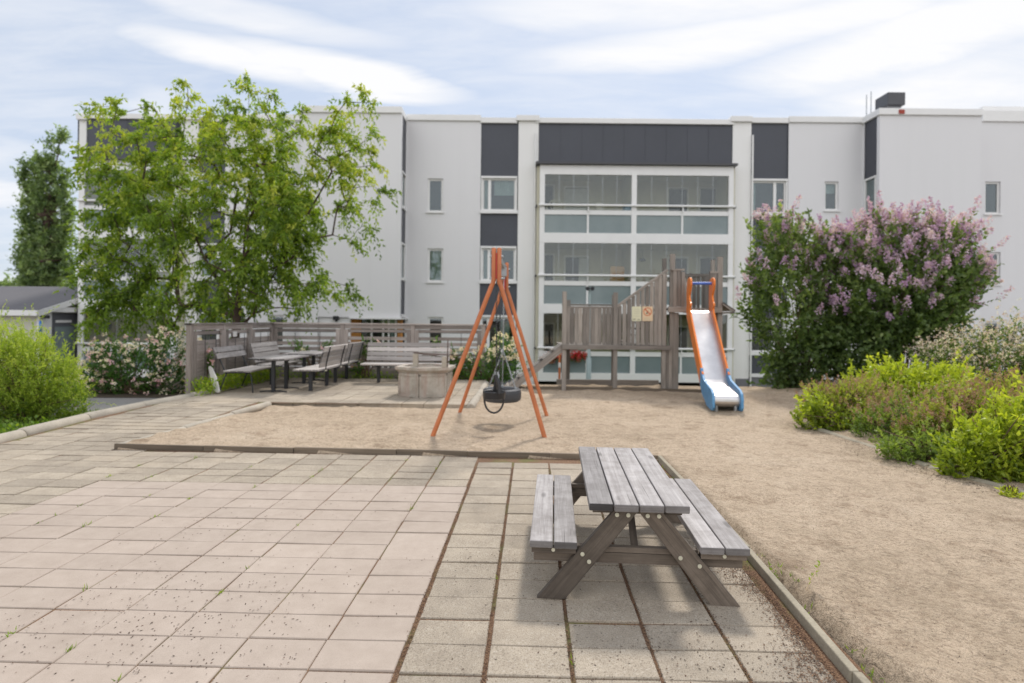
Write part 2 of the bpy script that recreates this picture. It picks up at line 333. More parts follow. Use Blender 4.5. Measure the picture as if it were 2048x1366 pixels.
class MB:
    """collects boxes, beams and tubes with board-wise UVs and a tone per piece"""
    def __init__(s): s.v = []; s.f = []; s.uv = []; s.tone = []; s.sm = []
    def poly(s, pts, uvs=None, tone=.5, smooth=False):
        b = len(s.v); s.v += [tuple(p) for p in pts]; s.f.append(list(range(b, b + len(pts))))
        if uvs is None: uvs = [(p[0], p[2]) for p in pts]
        s.uv.append(uvs); s.tone.append(tone); s.sm.append(smooth); return s
    def obox(s, o, a, b, c, tone=None, uvoff=None):
        """box with corner o and edge vectors a (long), b, c"""
        o, a, b, c = map(Vector, (o, a, b, c)); tone = rnd.random() if tone is None else tone
        L = [a.length, b.length, c.length]; ou, ov = uvoff or (rnd.random() * 20, rnd.random() * 20)
        k = max(range(3), key=lambda i: L[i]); base = len(s.v)
        if a.cross(b).dot(c) < 0: o = o + c; c = -c
        for z in (0, 1):
            for y in (0, 1):
                for x in (0, 1): s.v.append(tuple(o + a * x + b * y + c * z))
        fs = [((0, 2, 3, 1), 0, 1), ((4, 5, 7, 6), 0, 1), ((0, 1, 5, 4), 0, 2), ((2, 6, 7, 3), 0, 2), ((0, 4, 6, 2), 1, 2), ((1, 3, 7, 5), 1, 2)]
        for idx, p, q in fs:
            uvs = []
            if k == q: p, q = q, p
            for i in idx:
                bits = (i & 1, (i >> 1) & 1, (i >> 2) & 1); uvs.append((ou + bits[p] * L[p], ov + bits[q] * L[q] + (q if q != k else 0) * .37))
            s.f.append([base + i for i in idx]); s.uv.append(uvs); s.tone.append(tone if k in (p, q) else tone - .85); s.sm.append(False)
        return s
    def box(s, x0, x1, y0, y1, z0, z1, tone=None):
        return s.obox((x0, y0, z0), (x1 - x0, 0, 0), (0, y1 - y0, 0), (0, 0, z1 - z0), tone)
    def beam(s, p0, p1, w, h, up=(0, 0, 1), tone=None):
        p0, p1 = Vector(p0), Vector(p1); d = (p1 - p0); u = Vector(up); sd = d.cross(u)
        if sd.length < 1e-6: sd = d.cross(Vector((1, 0, 0)))
        sd.normalize(); u = sd.cross(d).normalized()
        return s.obox(p0 - sd * w / 2 - u * h / 2, d, sd * w, u * h, tone)
    def tube(s, pts, rad, n=10, closed=False, cap=True, tone=None):
        pts = [Vector(p) for p in pts]; m = len(pts); rad = rad if hasattr(rad, '__len__') else [rad] * m
        tone = rnd.random() if tone is None else tone; base = len(s.v); T = []
        for i in range(m):
            a = pts[(i - 1) % m] if (closed or i > 0) else pts[i]; b = pts[(i + 1) % m] if (closed or i < m - 1) else pts[i]
            T.append((b - a).normalized())
        ref = Vector((0, 0, 1)) if abs(T[0].z) < .9 else Vector((1, 0, 0)); nrm = T[0].cross(ref).normalized()
        lens = 0
        for i in range(m):
            nrm = (nrm - T[i] * nrm.dot(T[i])).normalized(); bi = T[i].cross(nrm)
            for k in range(n):
                a = 2 * math.pi * k / n; s.v.append(tuple(pts[i] + (nrm * math.cos(a) + bi * math.sin(a)) * rad[i]))
        rng_ = range(m if closed else m - 1)
        for i in rng_:
            j = (i + 1) % m
            for k in range(n):
                l = (k + 1) % n
                s.f.append([base + i * n + k, base + i * n + l, base + j * n + l, base + j * n + k])
                s.uv.append([(i * .1, k * .02), (i * .1, k * .02 + .02), (i * .1 + .1, k * .02 + .02), (i * .1 + .1, k * .02)]); s.tone.append(tone); s.sm.append(True)
        if cap and not closed:
            for i, rv in ((0, True), (m - 1, False)):
                b2 = len(s.v); s.v += [s.v[base + i * n + k] for k in range(n)]; idx = list(range(b2, b2 + n)); idx = idx[::-1] if not rv else idx
                s.f.append(idx); s.uv.append([(0, 0)] * n); s.tone.append(tone); s.sm.append(False)
        return s
    def prism(s, poly, axis, d0, d1, tone=None):
        """poly: list of 2-D points in the plane across axis, extruded from d0 to d1"""
        tone = rnd.random() if tone is None else tone
        def P(p, d): return {'x': (d, p[0], p[1]), 'y': (p[0], d, p[1]), 'z': (p[0], p[1], d)}[axis]
        n = len(poly); A = [P(p, d0) for p in poly]; B = [P(p, d1) for p in poly]; base = len(s.v); s.v += A + B
        ar = sum(poly[i][0] * poly[(i + 1) % n][1] - poly[(i + 1) % n][0] * poly[i][1] for i in range(n))
        flip = (ar > 0) != (axis == 'y') 
        if d1 < d0: flip = not flip
        fa = list(range(n)); fb = list(range(n, 2 * n))
        fs = [fa[::-1] if flip else fa, fb if flip else fb[::-1]]
        for i in range(n):
            j = (i + 1) % n; q = [i, j, n + j, n + i]; fs.append(q if flip else q[::-1])
        for q in fs:
            s.f.append([base + i for i in q]); s.uv.append([(s.v[base + i][0] + s.v[base + i][1], s.v[base + i][2]) for i in q]); s.tone.append(tone); s.sm.append(False)
        return s
    def ell(s, c, r, n=14, m=8, z0=-1, tone=.5):
        """ellipsoid (upper part only when z0 > -1)"""
        c = Vector(c); base = len(s.v); t0 = math.asin(z0)
        for i in range(m + 1):
            t = t0 + (math.pi / 2 - t0) * i / m
            for k in range(n):
                a = 2 * math.pi * k / n; s.v.append((c.x + r[0] * math.cos(t) * math.cos(a), c.y + r[1] * math.cos(t) * math.sin(a), c.z + r[2] * math.sin(t)))
        for i in range(m):
            for k in range(n):
                l = (k + 1) % n; s.f.append([base + i * n + k, base + i * n + l, base + (i + 1) * n + l, base + (i + 1) * n + k]); s.uv.append([(0, 0)] * 4); s.tone.append(tone); s.sm.append(True)
        return s
    def build(s, name, mat, parent=None, bevel=0, seg=2):
        me = bpy.data.meshes.new(name); o = org(parent)
        me.from_pydata([(v[0] - o.x, v[1] - o.y, v[2] - o.z) for v in s.v], [], s.f)
        uvl = me.uv_layers.new(name='UVMap'); flat = [c for uvs in s.uv for p in uvs for c in p]; uvl.data.foreach_set('uv', flat)
        at = me.attributes.new('tone', 'FLOAT', 'FACE'); at.data.foreach_set('value', s.tone)
        me.polygons.foreach_set('use_smooth', s.sm); me.update()
        ob = link(name, me, mat, parent)
        if bevel:
            b = ob.modifiers.new('bevel', 'BEVEL'); b.width = bevel; b.segments = seg; b.limit_method = 'ANGLE'
        return ob
def split_build(mb, name, mat, parent, bevel=0):
    """every box that was added becomes a part of its own"""
    for k in range(0, len(mb.f), 6):
        m = MB(); b = min(i for f in mb.f[k:k + 6] for i in f); m.v = mb.v[b:b + 8]; m.f = [[i - b for i in f] for f in mb.f[k:k + 6]]; m.uv = mb.uv[k:k + 6]; m.tone = mb.tone[k:k + 6]; m.sm = mb.sm[k:k + 6]; m.build(name, mat, parent, bevel)
def struct(name, mb, mat, **k): return tag(mb.build(name, mat, **k), kind='structure')
def npmesh(name, V, Fq, tone, mat, parent=None, smooth=False):
    o = org(parent); V = V - np.array([o.x, o.y, o.z]); me = bpy.data.meshes.new(name)
    k = Fq.shape[1]; me.vertices.add(len(V)); me.vertices.foreach_set('co', V.ravel()); me.loops.add(Fq.size); me.loops.foreach_set('vertex_index', Fq.ravel().astype(np.int32))
    me.polygons.add(len(Fq)); me.polygons.foreach_set('loop_start', np.arange(0, Fq.size, k, dtype=np.int32)); me.polygons.foreach_set('loop_total', np.full(len(Fq), k, np.int32))
    me.polygons.foreach_set('use_smooth', np.full(len(Fq), smooth))
    at = me.attributes.new('tone', 'FLOAT', 'POINT'); at.data.foreach_set('value', tone.astype(np.float32)); me.update(calc_edges=True)
    return link(name, me, mat, parent)
def leaves(name, P, D, L, Wd, tone, mat, parent=None, bend=.15, N=None):
    n = len(P); D = D / np.linalg.norm(D, axis=1, keepdims=True)
    if N is None: N = rng.normal(size=(n, 3)); N[:, 2] += .8
    S = np.cross(D, N); S /= np.linalg.norm(S, axis=1, keepdims=True) + 1e-9; U = np.cross(S, D)
    L = np.broadcast_to(L, (n,))[:, None]; Wd = np.broadcast_to(Wd, (n,))[:, None]
    V = np.stack([P, P + D * L * .42 + S * Wd * .5 - U * Wd * .12, P + D * L - U * L * bend, P + D * L * .42 - S * Wd * .5 - U * Wd * .12, P + D * L * .45 + U * Wd * .1], 1).reshape(-1, 3)
    b = np.arange(n)[:, None] * 5; Fq = np.concatenate([b + [0, 1, 2, 4], b + [0, 4, 2, 3]], 0)
    return npmesh(name, V, Fq, np.repeat(np.clip(tone, 0, 1), 5), mat, parent)
def rdir(n, up=0.0, flat=1.0):
    d = rng.normal(size=(n, 3)); d[:, 2] = d[:, 2] * flat; d /= np.linalg.norm(d, axis=1, keepdims=True); d[:, 2] += up; return d / np.linalg.norm(d, axis=1, keepdims=True)
def blobpts(n, ells, shell=.55):
    """points spread through a union of ellipsoids (cx,cy,cz,rx,ry,rz), denser near the outside"""
    vol = np.array([e[3] * e[4] * e[5] for e in ells]) ** .75; idx = rng.choice(len(ells), n, p=vol / vol.sum()); E = np.array(ells)[idx]
    d = rng.normal(size=(n, 3)); d /= np.linalg.norm(d, axis=1, keepdims=True); r = (shell + (1 - shell) * rng.random(n)) ** .7
    return E[:, :3] + d * E[:, 3:6] * r[:, None], d, r

# ------------------------------------------------------------------ the ground
def sstep(a, b, x): t = np.clip((x - a) / (b - a), 0, 1); return t * t * (3 - 2 * t)
def terrain_z(x, y):
    edge = np.where(x < -.6, 14.2, 12.9); edge = np.where(x < -5.9, 11.5, edge)
    fall = sstep(0, 1, (y - edge) / np.where(x < -5.9, 5.5, 2.6))
    return -.10 - 1.02 * fall
gx = np.concatenate([[-420, -200, -100, -60, -40], np.arange(-30, 30.1, .5), [40, 60, 100, 200, 420]])
gy = np.concatenate([[-420, -200, -80, -30], np.arange(-10, 30.1, .5), [40, 60, 100, 200, 420]])
XX, YY = np.meshgrid(gx, gy, indexing='ij'); ZZ = terrain_z(XX, YY) + np.where(YY > 30, 0, .02 * np.sin(XX * 1.7) * np.cos(YY * 1.3))
ni, nj = XX.shape; I, J = np.meshgrid(np.arange(ni - 1), np.arange(nj - 1), indexing='ij'); q = (I * nj + J).ravel()
FQ = np.stack([q, q + nj, q + nj + 1, q + 1], 1)
tag(npmesh('ground', np.stack([XX, YY, ZZ], -1).reshape(-1, 3), FQ, np.full(ni * nj, .5), 'trodden_ground', smooth=True), kind='structure')
def sheet(name, x0, x1, y0, y1, mat, dz=.03, st=.5):
    a, b = np.meshgrid(np.arange(x0, x1 + .01, st), np.arange(y0, y1 + .01, st), indexing='ij'); z = terrain_z(a, b) + .02 * np.sin(a * 1.7) * np.cos(b * 1.3) + dz; n_, m_ = a.shape; I_, J_ = np.meshgrid(np.arange(n_ - 1), np.arange(m_ - 1), indexing='ij'); q_ = (I_ * m_ + J_).ravel()
    return tag(npmesh(name, np.stack([a, b, z], -1).reshape(-1, 3), np.stack([q_, q_ + m_, q_ + m_ + 1, q_ + 1], 1), np.full(n_ * m_, .5), mat, smooth=True), kind='structure')
sheet('lawn', -5, 12, 17.5, 21.5, 'lawn'); sheet('lawn', 4.2, 10, 12.5, 14.5, 'lawn'); sheet('lawn', -12, -5.9, 3, 8, 'lawn')

e1 = np.array([math.cos(R(-1.36)), math.sin(R(-1.36))]); e2 = np.array([math.sin(R(2.07)), math.cos(R(2.07))])
O = np.array([-.456, 2.288]); TW, TD = .352, .2109
def slabs(name, items, mat, gap=.004, th=.045):
    """items: (corner2d, w, d, z, tilt) ; every slab a bevelled block with its own tone and settling"""
    V = []; Fs = []; T = []
    for (c, w, d, z) in items:
        b = len(V); tx, ty = rng.normal(0, .0022, 2); dz = rng.normal(0, .0012); tn = rng.random(); j = rng.normal(0, .0012, 2); rot = rng.normal(0, .002)
        for ins, hz in ((.0035, 0), (0, -.004), (0, -th)):
            for (a, e) in ((0, 0), (1, 0), (1, 1), (0, 1)):
                u = gap / 2 + ins + a * (w - gap - 2 * ins); v = gap / 2 + ins + e * (d - gap - 2 * ins)
                p = np.array(c) + e1 * (u - (v - d / 2) * rot) + e2 * (v + (u - w / 2) * rot) + j
                V.append((p[0], p[1], z + dz + hz + (a - .5) * tx + (e - .5) * ty)); T.append(tn)
        Fs.append([b, b + 1, b + 2, b + 3])
        for k in (0, 4):
            for i in range(4):
                l = (i + 1) % 4; Fs.append([b + k + 4 + i, b + k + 4 + l, b + k + l, b + k + i])
    return tag(npmesh(name, np.array(V), np.array(Fs), np.array(T), mat), kind='structure')
pink = []; grey = []
for i in range(-15, 10):
    for j in range(-9, 18):
        c = O + e1 * (i - 5) * TW + e2 * j * TD
        if i >= 5:
            gaps = {5: .012, 6: .010, 7: .009, 8: .008, 9: .006}[i]; c = c + e1 * (.016 - .002 * (i - 5)) + e2 * -.014
            if j <= 15: grey.append((c, TW - gaps, TD, rng.normal(0, .0012)))
        elif -4 <= i <= 4 and j < 12: pink.append((c, TW, TD, 0))
        elif i < -4 and j < 12: grey.append((c, TW - .003, TD, rng.normal(0, .001)))
        elif j < 17: grey.append((c, TW - .005, TD, rng.normal(0, .001)))
for i in range(-10, -5):                                   # the path on towards the seats
    for j in range(17, 33):
        c = O + e1 * (i - 5) * TW + e2 * j * TD
        if i == -6 and j > 17: continue
        z = .05 * float(np.clip((c[1] - 6.2) / 2.9, 0, 1)); grey.append((c, TW - .005, TD, z + rng.normal(0, .002)))
P0 = np.array([-.70, 9.10]); patio = []
for i in range(-14, 0):
    for j in range(0, 12):
        patio.append((P0 + e1 * i * TW + e2 * j * TW * .98, TW, TW * .98, .05 + rng.normal(0, .0012)))
slabs('pink_pavement', pink, 'pink_slab', gap=.0065)
slabs('grey_pavement', grey, 'grey_slab', gap=.0085)
slabs('patio_pavement', patio, 'grey_slab', gap=.008, th=.12)
mb = MB(); mb.poly([(-7.4, -.6, -.007), (1.40, -.6, -.007), (1.52, 5.85, -.007), (-4.1, 6.12, -.007), (-5.8, 6.2, -.007), (-7.4, 6.2, -.007)])
z9 = .04
mb.poly([(-5.75, 6.2, -.007), (-4.1, 6.12, -.007), (-3.9, 9.12, z9), (-5.7, 9.12, z9)]); mb.poly([(-5.7, 9.12, z9), (-.72, 9.12, z9), (-.60, 13.35, z9), (-5.7, 13.35, z9)])
struct('joint_soil', mb, 'joint_soil')

# sand, with trodden hollows
sx = np.arange(-4.35, 9.4, .05); sy = np.arange(-2.0, 12.75, .05); SX, SY = np.meshgrid(sx, sy, indexing='ij')
kerb_x = np.interp(SY, [0, 2.24, 3.46, 5.8], [1.27, 1.37, 1.45, 1.51]); board_y = 6.05 - (SX + 4.2) * .0455; left_x = np.interp(SY, [6.05, 7.24, 9.56], [-4.18, -4.03, -3.83])
zs = .043 - .045 * sstep(6.5, 9.3, SY)
bump = np.zeros_like(SX)
for _ in range(4200):
    cx_, cy_ = rng.uniform(-4.2, 6), rng.uniform(-1, 12.5); r_ = rng.uniform(.05, .14); a_ = rng.normal(0, .0125)
    i0, i1 = np.searchsorted(sx, [cx_ - .45, cx_ + .45]); j0, j1 = np.searchsorted(sy, [cy_ - .45, cy_ + .45])
    bump[i0:i1, j0:j1] += a_ * np.exp(-((SX[i0:i1, j0:j1] - cx_) ** 2 + (SY[i0:i1, j0:j1] - cy_) ** 2) / r_ ** 2)
for (cx_, cy_, r_, a_) in ((-.2, 7.2, .5, -.07), (-.15, 8.1, .55, -.06), (3.42, 8.7, .45, -.06), (.3, 6.5, .5, .02), (-1.5, 6.7, .7, .018), (2.2, 8.3, 1.0, -.02)):
    bump += a_ * np.exp(-((SX - cx_) ** 2 + (SY - cy_) ** 2) / r_ ** 2)
near_edge = np.minimum(np.abs(SX - kerb_x) + 10 * (SY > 6), np.abs(SY - board_y) + 10 * (SX > 1.5))
zs = zs + bump * np.clip(near_edge / .25, .15, 1)
outside = ((SX < kerb_x) & (SY < board_y)) | ((SX < 1.52) & (SY < board_y)) | (SX < left_x) | ((SX < -.62) & (SY > 9.10))
zs = np.where(outside, -.06, zs); zs = np.where(SY > 12.5, -.12, zs)
ni, nj = SX.shape; I, J = np.meshgrid(np.arange(ni - 1), np.arange(nj - 1), indexing='ij')
keep = ~(outside[:-1, :-1] & outside[1:, 1:] & outside[1:, :-1] & outside[:-1, 1:]); q = (I * nj + J)[keep]
tag(npmesh('sand', np.stack([SX, SY, zs], -1).reshape(-1, 3), np.stack([q, q + nj, q + nj + 1, q + 1], 1), np.full(ni * nj, .5), 'sand', smooth=True), kind='structure')
def sand_z(x, y):
    i = min(max(int((x + 4.35) / .05), 0), ni - 1); j = min(max(int((y + 2) / .05), 0), nj - 1); return float(zs[i, j])

def kerb_round(name, pts, r, zc, seg=1.0, mat='concrete_kerb', zend=None):
    mb = MB(); pts = [Vector((*p, 0)) for p in pts]; L = [0]
    for a, b in zip(pts, pts[1:]): L.append(L[-1] + (b - a).length)
    def at(s):
        for k in range(len(pts) - 1):
            if s <= L[k + 1] or k == len(pts) - 2:
                return pts[k].lerp(pts[k + 1], (s - L[k]) / (L[k + 1] - L[k]))
    s = 0
    while s < L[-1] - .05:
        e = min(s + seg, L[-1]); z = zc + ((zend - zc) * s / L[-1] if zend is not None else 0); zj = rnd.uniform(-.008, .008)
        a, b = at(s + .006), at(e - .006); off = Vector((rnd.uniform(-.006, .006), 0, z + zj))
        m1, m2 = a.lerp(b, .015), a.lerp(b, .985)
        mb.tube([a + off, m1 + off, m2 + off, b + off], [r * .82, r, r, r * .82], 16); s = e
    return struct(name, mb, mat)
kerb_round('kerb', [(-5.72, 3.5), (-5.71, 6.3), (-5.77, 8.2), (-5.52, 9.6), (-5.36, 10.3)], .085, -.01, 1.05, zend=.03)
kerb_round('kerb', [(-4.22, 6.12), (-4.06, 7.24), (-3.86, 9.14)], .055, -.004, 1.0, zend=.022)
kerb_round('kerb', [(-.64, 9.06), (-.55, 12.4)], .07, .0, 1.0)
kerb_round('kerb', [(9.2, 4.34), (4.08, 4.60), (4.02, 5.6), (3.97, 7.5)], .055, .005, 1.0, mat='dark_kerb')
mb = MB(); kp = [(1.25, -.5), (1.37, 2.24), (1.45, 3.46), (1.51, 5.79)]
for (a, b) in zip(kp, kp[1:]):
    a, b = Vector((*a, .012)), Vector((*b, .012)); n = max(1, round((b - a).length)); 
    for k in range(n):
        p, q_ = a.lerp(b, k / n), a.lerp(b, (k + 1) / n); d = (q_ - p).normalized() * .004; j = Vector((rnd.uniform(-.004, .004), 0, rnd.uniform(-.004, .004))); mb.beam(p + d + j, q_ - d + j, .036, .075)
struct('kerb', mb, 'dark_kerb', bevel=.006)
mb = MB(); a, b = Vector((-4.21, 6.055, .013)), Vector((1.50, 5.80, .013)); cuts = [0, .17, .34, .53, .66, .81, 1]
for u, w in zip(cuts, cuts[1:]): mb.beam(a.lerp(b, u) + Vector((0, rnd.uniform(-.004, .004), rnd.uniform(-.003, .005))), a.lerp(b, w - .001) + Vector((0, rnd.uniform(-.004, .004), rnd.uniform(-.004, .004))), .028, .08)
struct('timber_edging', mb, 'edging_wood', bevel=.003)
mb = MB(); mb.beam((.30, 11.62, -.0), (4.2, 11.42, -.01), .06, .11); mb.beam((4.1, 11.3, -.02), (4.4, 11.2, -.02), .05, .08); struct('timber_edging', mb, 'edging_wood', bevel=.004)
# asphalt path outside the kerb, planting beds
mb = MB(); mb.poly([(-14, 8.2, -.074), (-5.75, 8.3, -.074), (-5.45, 10.0, -.074), (-6.0, 10.4, -.074), (-14, 10.2, -.074)]); struct('path', mb, 'asphalt')
mb = MB(); mb.poly([(-9.5, 10.2, -.068), (-5.62, 10.35, -.068), (-5.5, 13.6, -.068), (-9.5, 12.4, -.068)]); mb.poly([(-5.62, 9.9, .02), (-5.2, 10.3, .055), (-5.15, 13.4, .055), (-5.6, 13.4, .02)])
mb.poly([(-5.2, 12.95, .055), (-.6, 12.75, .055), (-.6, 13.45, .055), (-5.2, 13.45, .055)])
mb.poly([(4.02, 4.6, .03), (9.4, 4.4, .03), (9.4, 12.3, .03), (6.3, 12.3, .03), (5.9, 10.4, .03), (5.3, 9.4, .03), (4.02, 7.6, .03)]); struct('planting_bed', mb, 'earth')

# ------------------------------------------------------------------ the apartment building
FY = 22.0; BY = 21.0; GZ = -1.14
apt = thing('apartment_building', (0, FY, GZ), 'long grey rendered three-storey apartment building with glazed balconies and charcoal panels', 'building')
def ZF(y, x=1270, Y=FY): return fz(x, y, Y)
def wallgrid(mb, X0, X1, Z0, Z1, Y, ops=(), depth=.16):
    xs = sorted({X0, X1, *[v for o in ops for v in o[:2]]}); zs_ = sorted({Z0, Z1, *[v for o in ops for v in o[2:]]})
    for a, b in zip(xs, xs[1:]):
        for c, d in zip(zs_, zs_[1:]):
            m = ((a + b) / 2, (c + d) / 2)
            if any(o[0] < m[0] < o[1] and o[2] < m[1] < o[3] for o in ops): continue
            mb.poly([(a, Y, c), (b, Y, c), (b, Y, d), (a, Y, d)])
    for (a, b, c, d) in ops:
        mb.poly([(a, Y, c), (a, Y, d), (a, Y + depth, d), (a, Y + depth, c)]); mb.poly([(b, Y, d), (b, Y, c), (b, Y + depth, c), (b, Y + depth, d)])
        mb.poly([(a, Y, d), (b, Y, d), (b, Y + depth, d), (a, Y + depth, d)]); mb.poly([(a, Y, c), (a, Y + depth, c), (b, Y + depth, c), (b, Y, c)])
interior = MB()
def window(X0, X1, Z0, Z1, Y, splits=(), curtain=None, fr=.07, yf=.07, sill=True, mat='glass'):
    """frame with its pane, sill and (where one hangs there) a blind"""
    m = MB(); a, b = Y + yf, Y + yf + .06
    m.box(X0, X0 + fr, a, b, Z0, Z1); m.box(X1 - fr, X1, a, b, Z0, Z1); m.box(X0 + fr, X1 - fr, a, b, Z1 - fr, Z1); m.box(X0 + fr, X1 - fr, a, b, Z0, Z0 + fr)
    for s_ in splits: m.box(s_ - .055, s_ + .055, a - .005, b, Z0 + fr, Z1 - fr)
    w = m.build('window', 'white_paint', apt)
    p = MB(); p.box(X0 + fr * .6, X1 - fr * .6, a + .025, a + .035, Z0 + fr * .6, Z1 - fr * .6); p.build('pane', mat, w)
    if sill: s_ = MB(); s_.box(X0 - .05, X1 + .05, Y - .06, Y + yf, Z0 - .05, Z0 - .005); s_.build('sill', 'white_paint', w)
    if curtain:
        c = MB(); 
        for (u0, u1, v0, v1) in curtain:
            xx0, xx1 = X0 + (X1 - X0) * u0, X0 + (X1 - X0) * u1; n = max(3, int((xx1 - xx0) / .07))
            for k in range(n):
                xa, xb = xx0 + (xx1 - xx0) * k / n, xx0 + (xx1 - xx0) * (k + 1) / n; ya, yb = b + .05 + .03 * (k % 2), b + .05 + .03 * ((k + 1) % 2)
                c.poly([(xa, ya, Z0 + (Z1 - Z0) * v0), (xb, yb, Z0 + (Z1 - Z0) * v0), (xb, yb, Z0 + (Z1 - Z0) * v1), (xa, ya, Z0 + (Z1 - Z0) * v1)])
        c.build('curtain', 'curtain', w)
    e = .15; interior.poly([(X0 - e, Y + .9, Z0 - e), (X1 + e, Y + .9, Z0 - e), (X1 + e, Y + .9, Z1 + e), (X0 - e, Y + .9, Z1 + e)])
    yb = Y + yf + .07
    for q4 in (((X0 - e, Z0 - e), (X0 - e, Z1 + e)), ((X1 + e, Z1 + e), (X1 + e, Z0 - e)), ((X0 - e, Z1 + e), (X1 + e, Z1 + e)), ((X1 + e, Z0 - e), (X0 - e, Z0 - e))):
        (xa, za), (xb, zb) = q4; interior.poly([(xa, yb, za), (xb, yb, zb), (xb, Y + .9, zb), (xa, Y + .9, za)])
    return w

WALLS = []; LIGHT = []
def newwall(L=WALLS): L.append(MB()); return L[-1]
panels = MB(); coping = MB(); trim = MB(); plinth = MB()
body = MB(); bx0, bx1 = fx(165, 400, FY), fx(2300, 400, FY)
body.box(bx0 + .1, bx1, FY + 1.9, FY + 12, GZ, ZF(252)); 
def cope(xa, xb, y, Y, h=.26, dep=1.9, x=None):
    """white roof edging whose top is seen at height y"""
    zt = fz(x or (xa + xb) / 2, y, Y); X0, X1 = fx(xa, 240, Y), fx(xb, 240, Y); coping.box(X0 - .02, X1 + .02, Y - .07, Y + dep, zt - h + .03, zt); return zt
SF = [(360, 422), (500, 560), (638, 700)]                    # the three window rows, at x = 1270
def small_window(xa, xb, wall_ops, Y, rows=((357, 428), (497, 568), (634, 703)), cur=None, xref=None):
    xr = xref or 870; 
    for k, (ya, yb) in enumerate(rows):
        X0, X1 = fx(xa, (ya + yb) / 2, Y), fx(xb, (ya + yb) / 2, Y); Z1, Z0 = fz(xr, ya, Y), fz(xr, yb - 4, Y); wall_ops.append((X0, X1, Z0, Z1))
        window(X0 + .001, X1 - .001, Z0 + .001, Z1 - .001, Y, curtain=(cur or {}).get(k), fr=.075)
# stair and kitchen wall, left of the centre
ops = []; small_window(855, 886, ops, FY, cur={1: [(0, 1, 0, 1)]}); zt = cope(815, 961, 230, FY)
wallgrid(newwall(), fx(803, 400, FY), fx(961, 400, FY), GZ, zt - .2, FY, ops)
# mirrored wall on the right
ops = []; small_window(1649, 1677, ops, FY, rows=((363, 425), (503, 567), (641, 705)), cur={0: [(0, 1, .62, 1)]}, xref=1660); zt = cope(1578, 1735, 234, FY)
wallgrid(newwall(), fx(1576, 400, FY), fx(1760, 400, FY), GZ, zt - .2, FY, ops)
# wall behind the tree
ops = []; small_window(540, 568, ops, FY, rows=((353, 424), (492, 564), (630, 699)), xref=550); zt = cope(455, 603, 229, FY)
wallgrid(newwall(), fx(450, 400, FY), fx(612, 400, FY), GZ, zt - .2, FY, ops)
# far right wall
ops = []; small_window(1970, 2001, ops, FY, rows=((363, 432), (504, 573), (643, 712)), xref=1985); zt = cope(1964, 2300, 222, FY, h=.45, x=2005); cope(1964, 2300, 214, FY + .5, h=.2, x=2005)
wallgrid(newwall(), fx(1955, 400, FY), bx1, GZ, zt - .35, FY, ops)

def window_bay(xa, xb, y_top, wide_left, cur=None, split=None):
    """charcoal panels and a window on every floor between two white-edged walls"""
    xm = (xa + xb) / 2; o = -(1270 - xm) * .0098; X0, X1 = fx(xa, 400, FY), fx(xb, 400, FY); YB = FY + .05
    zt = cope(xa, xb, y_top, FY + .03, h=.24, x=xm); rows = [(355 + o, 430 + o), (495 + o, 570 + o), (633 + o, 708 + o)]
    edges = [zt - .2]
    for k, (ya, yb) in enumerate(rows):
        Z1, Z0 = fz(xm, ya, FY), fz(xm, yb, FY); panels.box(X0 - .05, X1 + .05, YB, YB + .1, Z1, edges[-1] + (.12 if k == 0 else 0)); edges.append(Z0)
        trim.box(X0, X1, FY - .03, YB + .1, Z1 - .08, Z1 - .002); trim.box(X0 - .03, X1 + .03, FY - .07, YB + .1, Z0 + .002, Z0 + .12)
        sp = fx(split, 390, FY); window(X0 + .05, X1 - .05, Z0 + .125, Z1 - .085, FY + .0, splits=(sp,), curtain=(cur or {}).get(k), fr=.06, sill=False)
        trim.box(X0, X0 + .05, FY - .01, YB + .1, Z0 + .12, Z1 - .08); trim.box(X1 - .05, X1, FY - .01, YB + .1, Z0 + .12, Z1 - .08)
    panels.box(X0 + .02, X1 - .02, YB, YB + .1, GZ + .55, edges[-1])
    trim.box(X0, X1, FY - .03, YB + .1, GZ + .42, GZ + .55); plinth.box(X0, X1, FY + .02, FY + .2, GZ - .1, GZ + .42)
window_bay(962, 1034, 236, False, {0: [(.35, 1, .5, 1), (0, .2, 0, 1)], 1: [(0, .25, 0, 1), (.35, .6, 0, 1)], 2: [(.55, .85, .0, .9)]}, split=979)
window_bay(1502, 1575, 236, True, {0: [(.0, .15, 0, 1)]}, split=1551)
window_bay(397, 452, 233, True, {1: [(0, .4, 0, 1)]}, split=436)
# light pillars beside the balconies
def pillar(xa, xb, y):
    zt = cope(xa - 2, xb + 2, y, FY - .05, h=.24, dep=.7); newwall(LIGHT).box(fx(xa, 400, FY), fx(xb, 400, FY), FY - .02, FY + 1.9, GZ, zt - .1)
pillar(1036, 1076, 231); pillar(1464, 1501, 233); pillar(362, 396, 229); pillar(158, 172, 229)
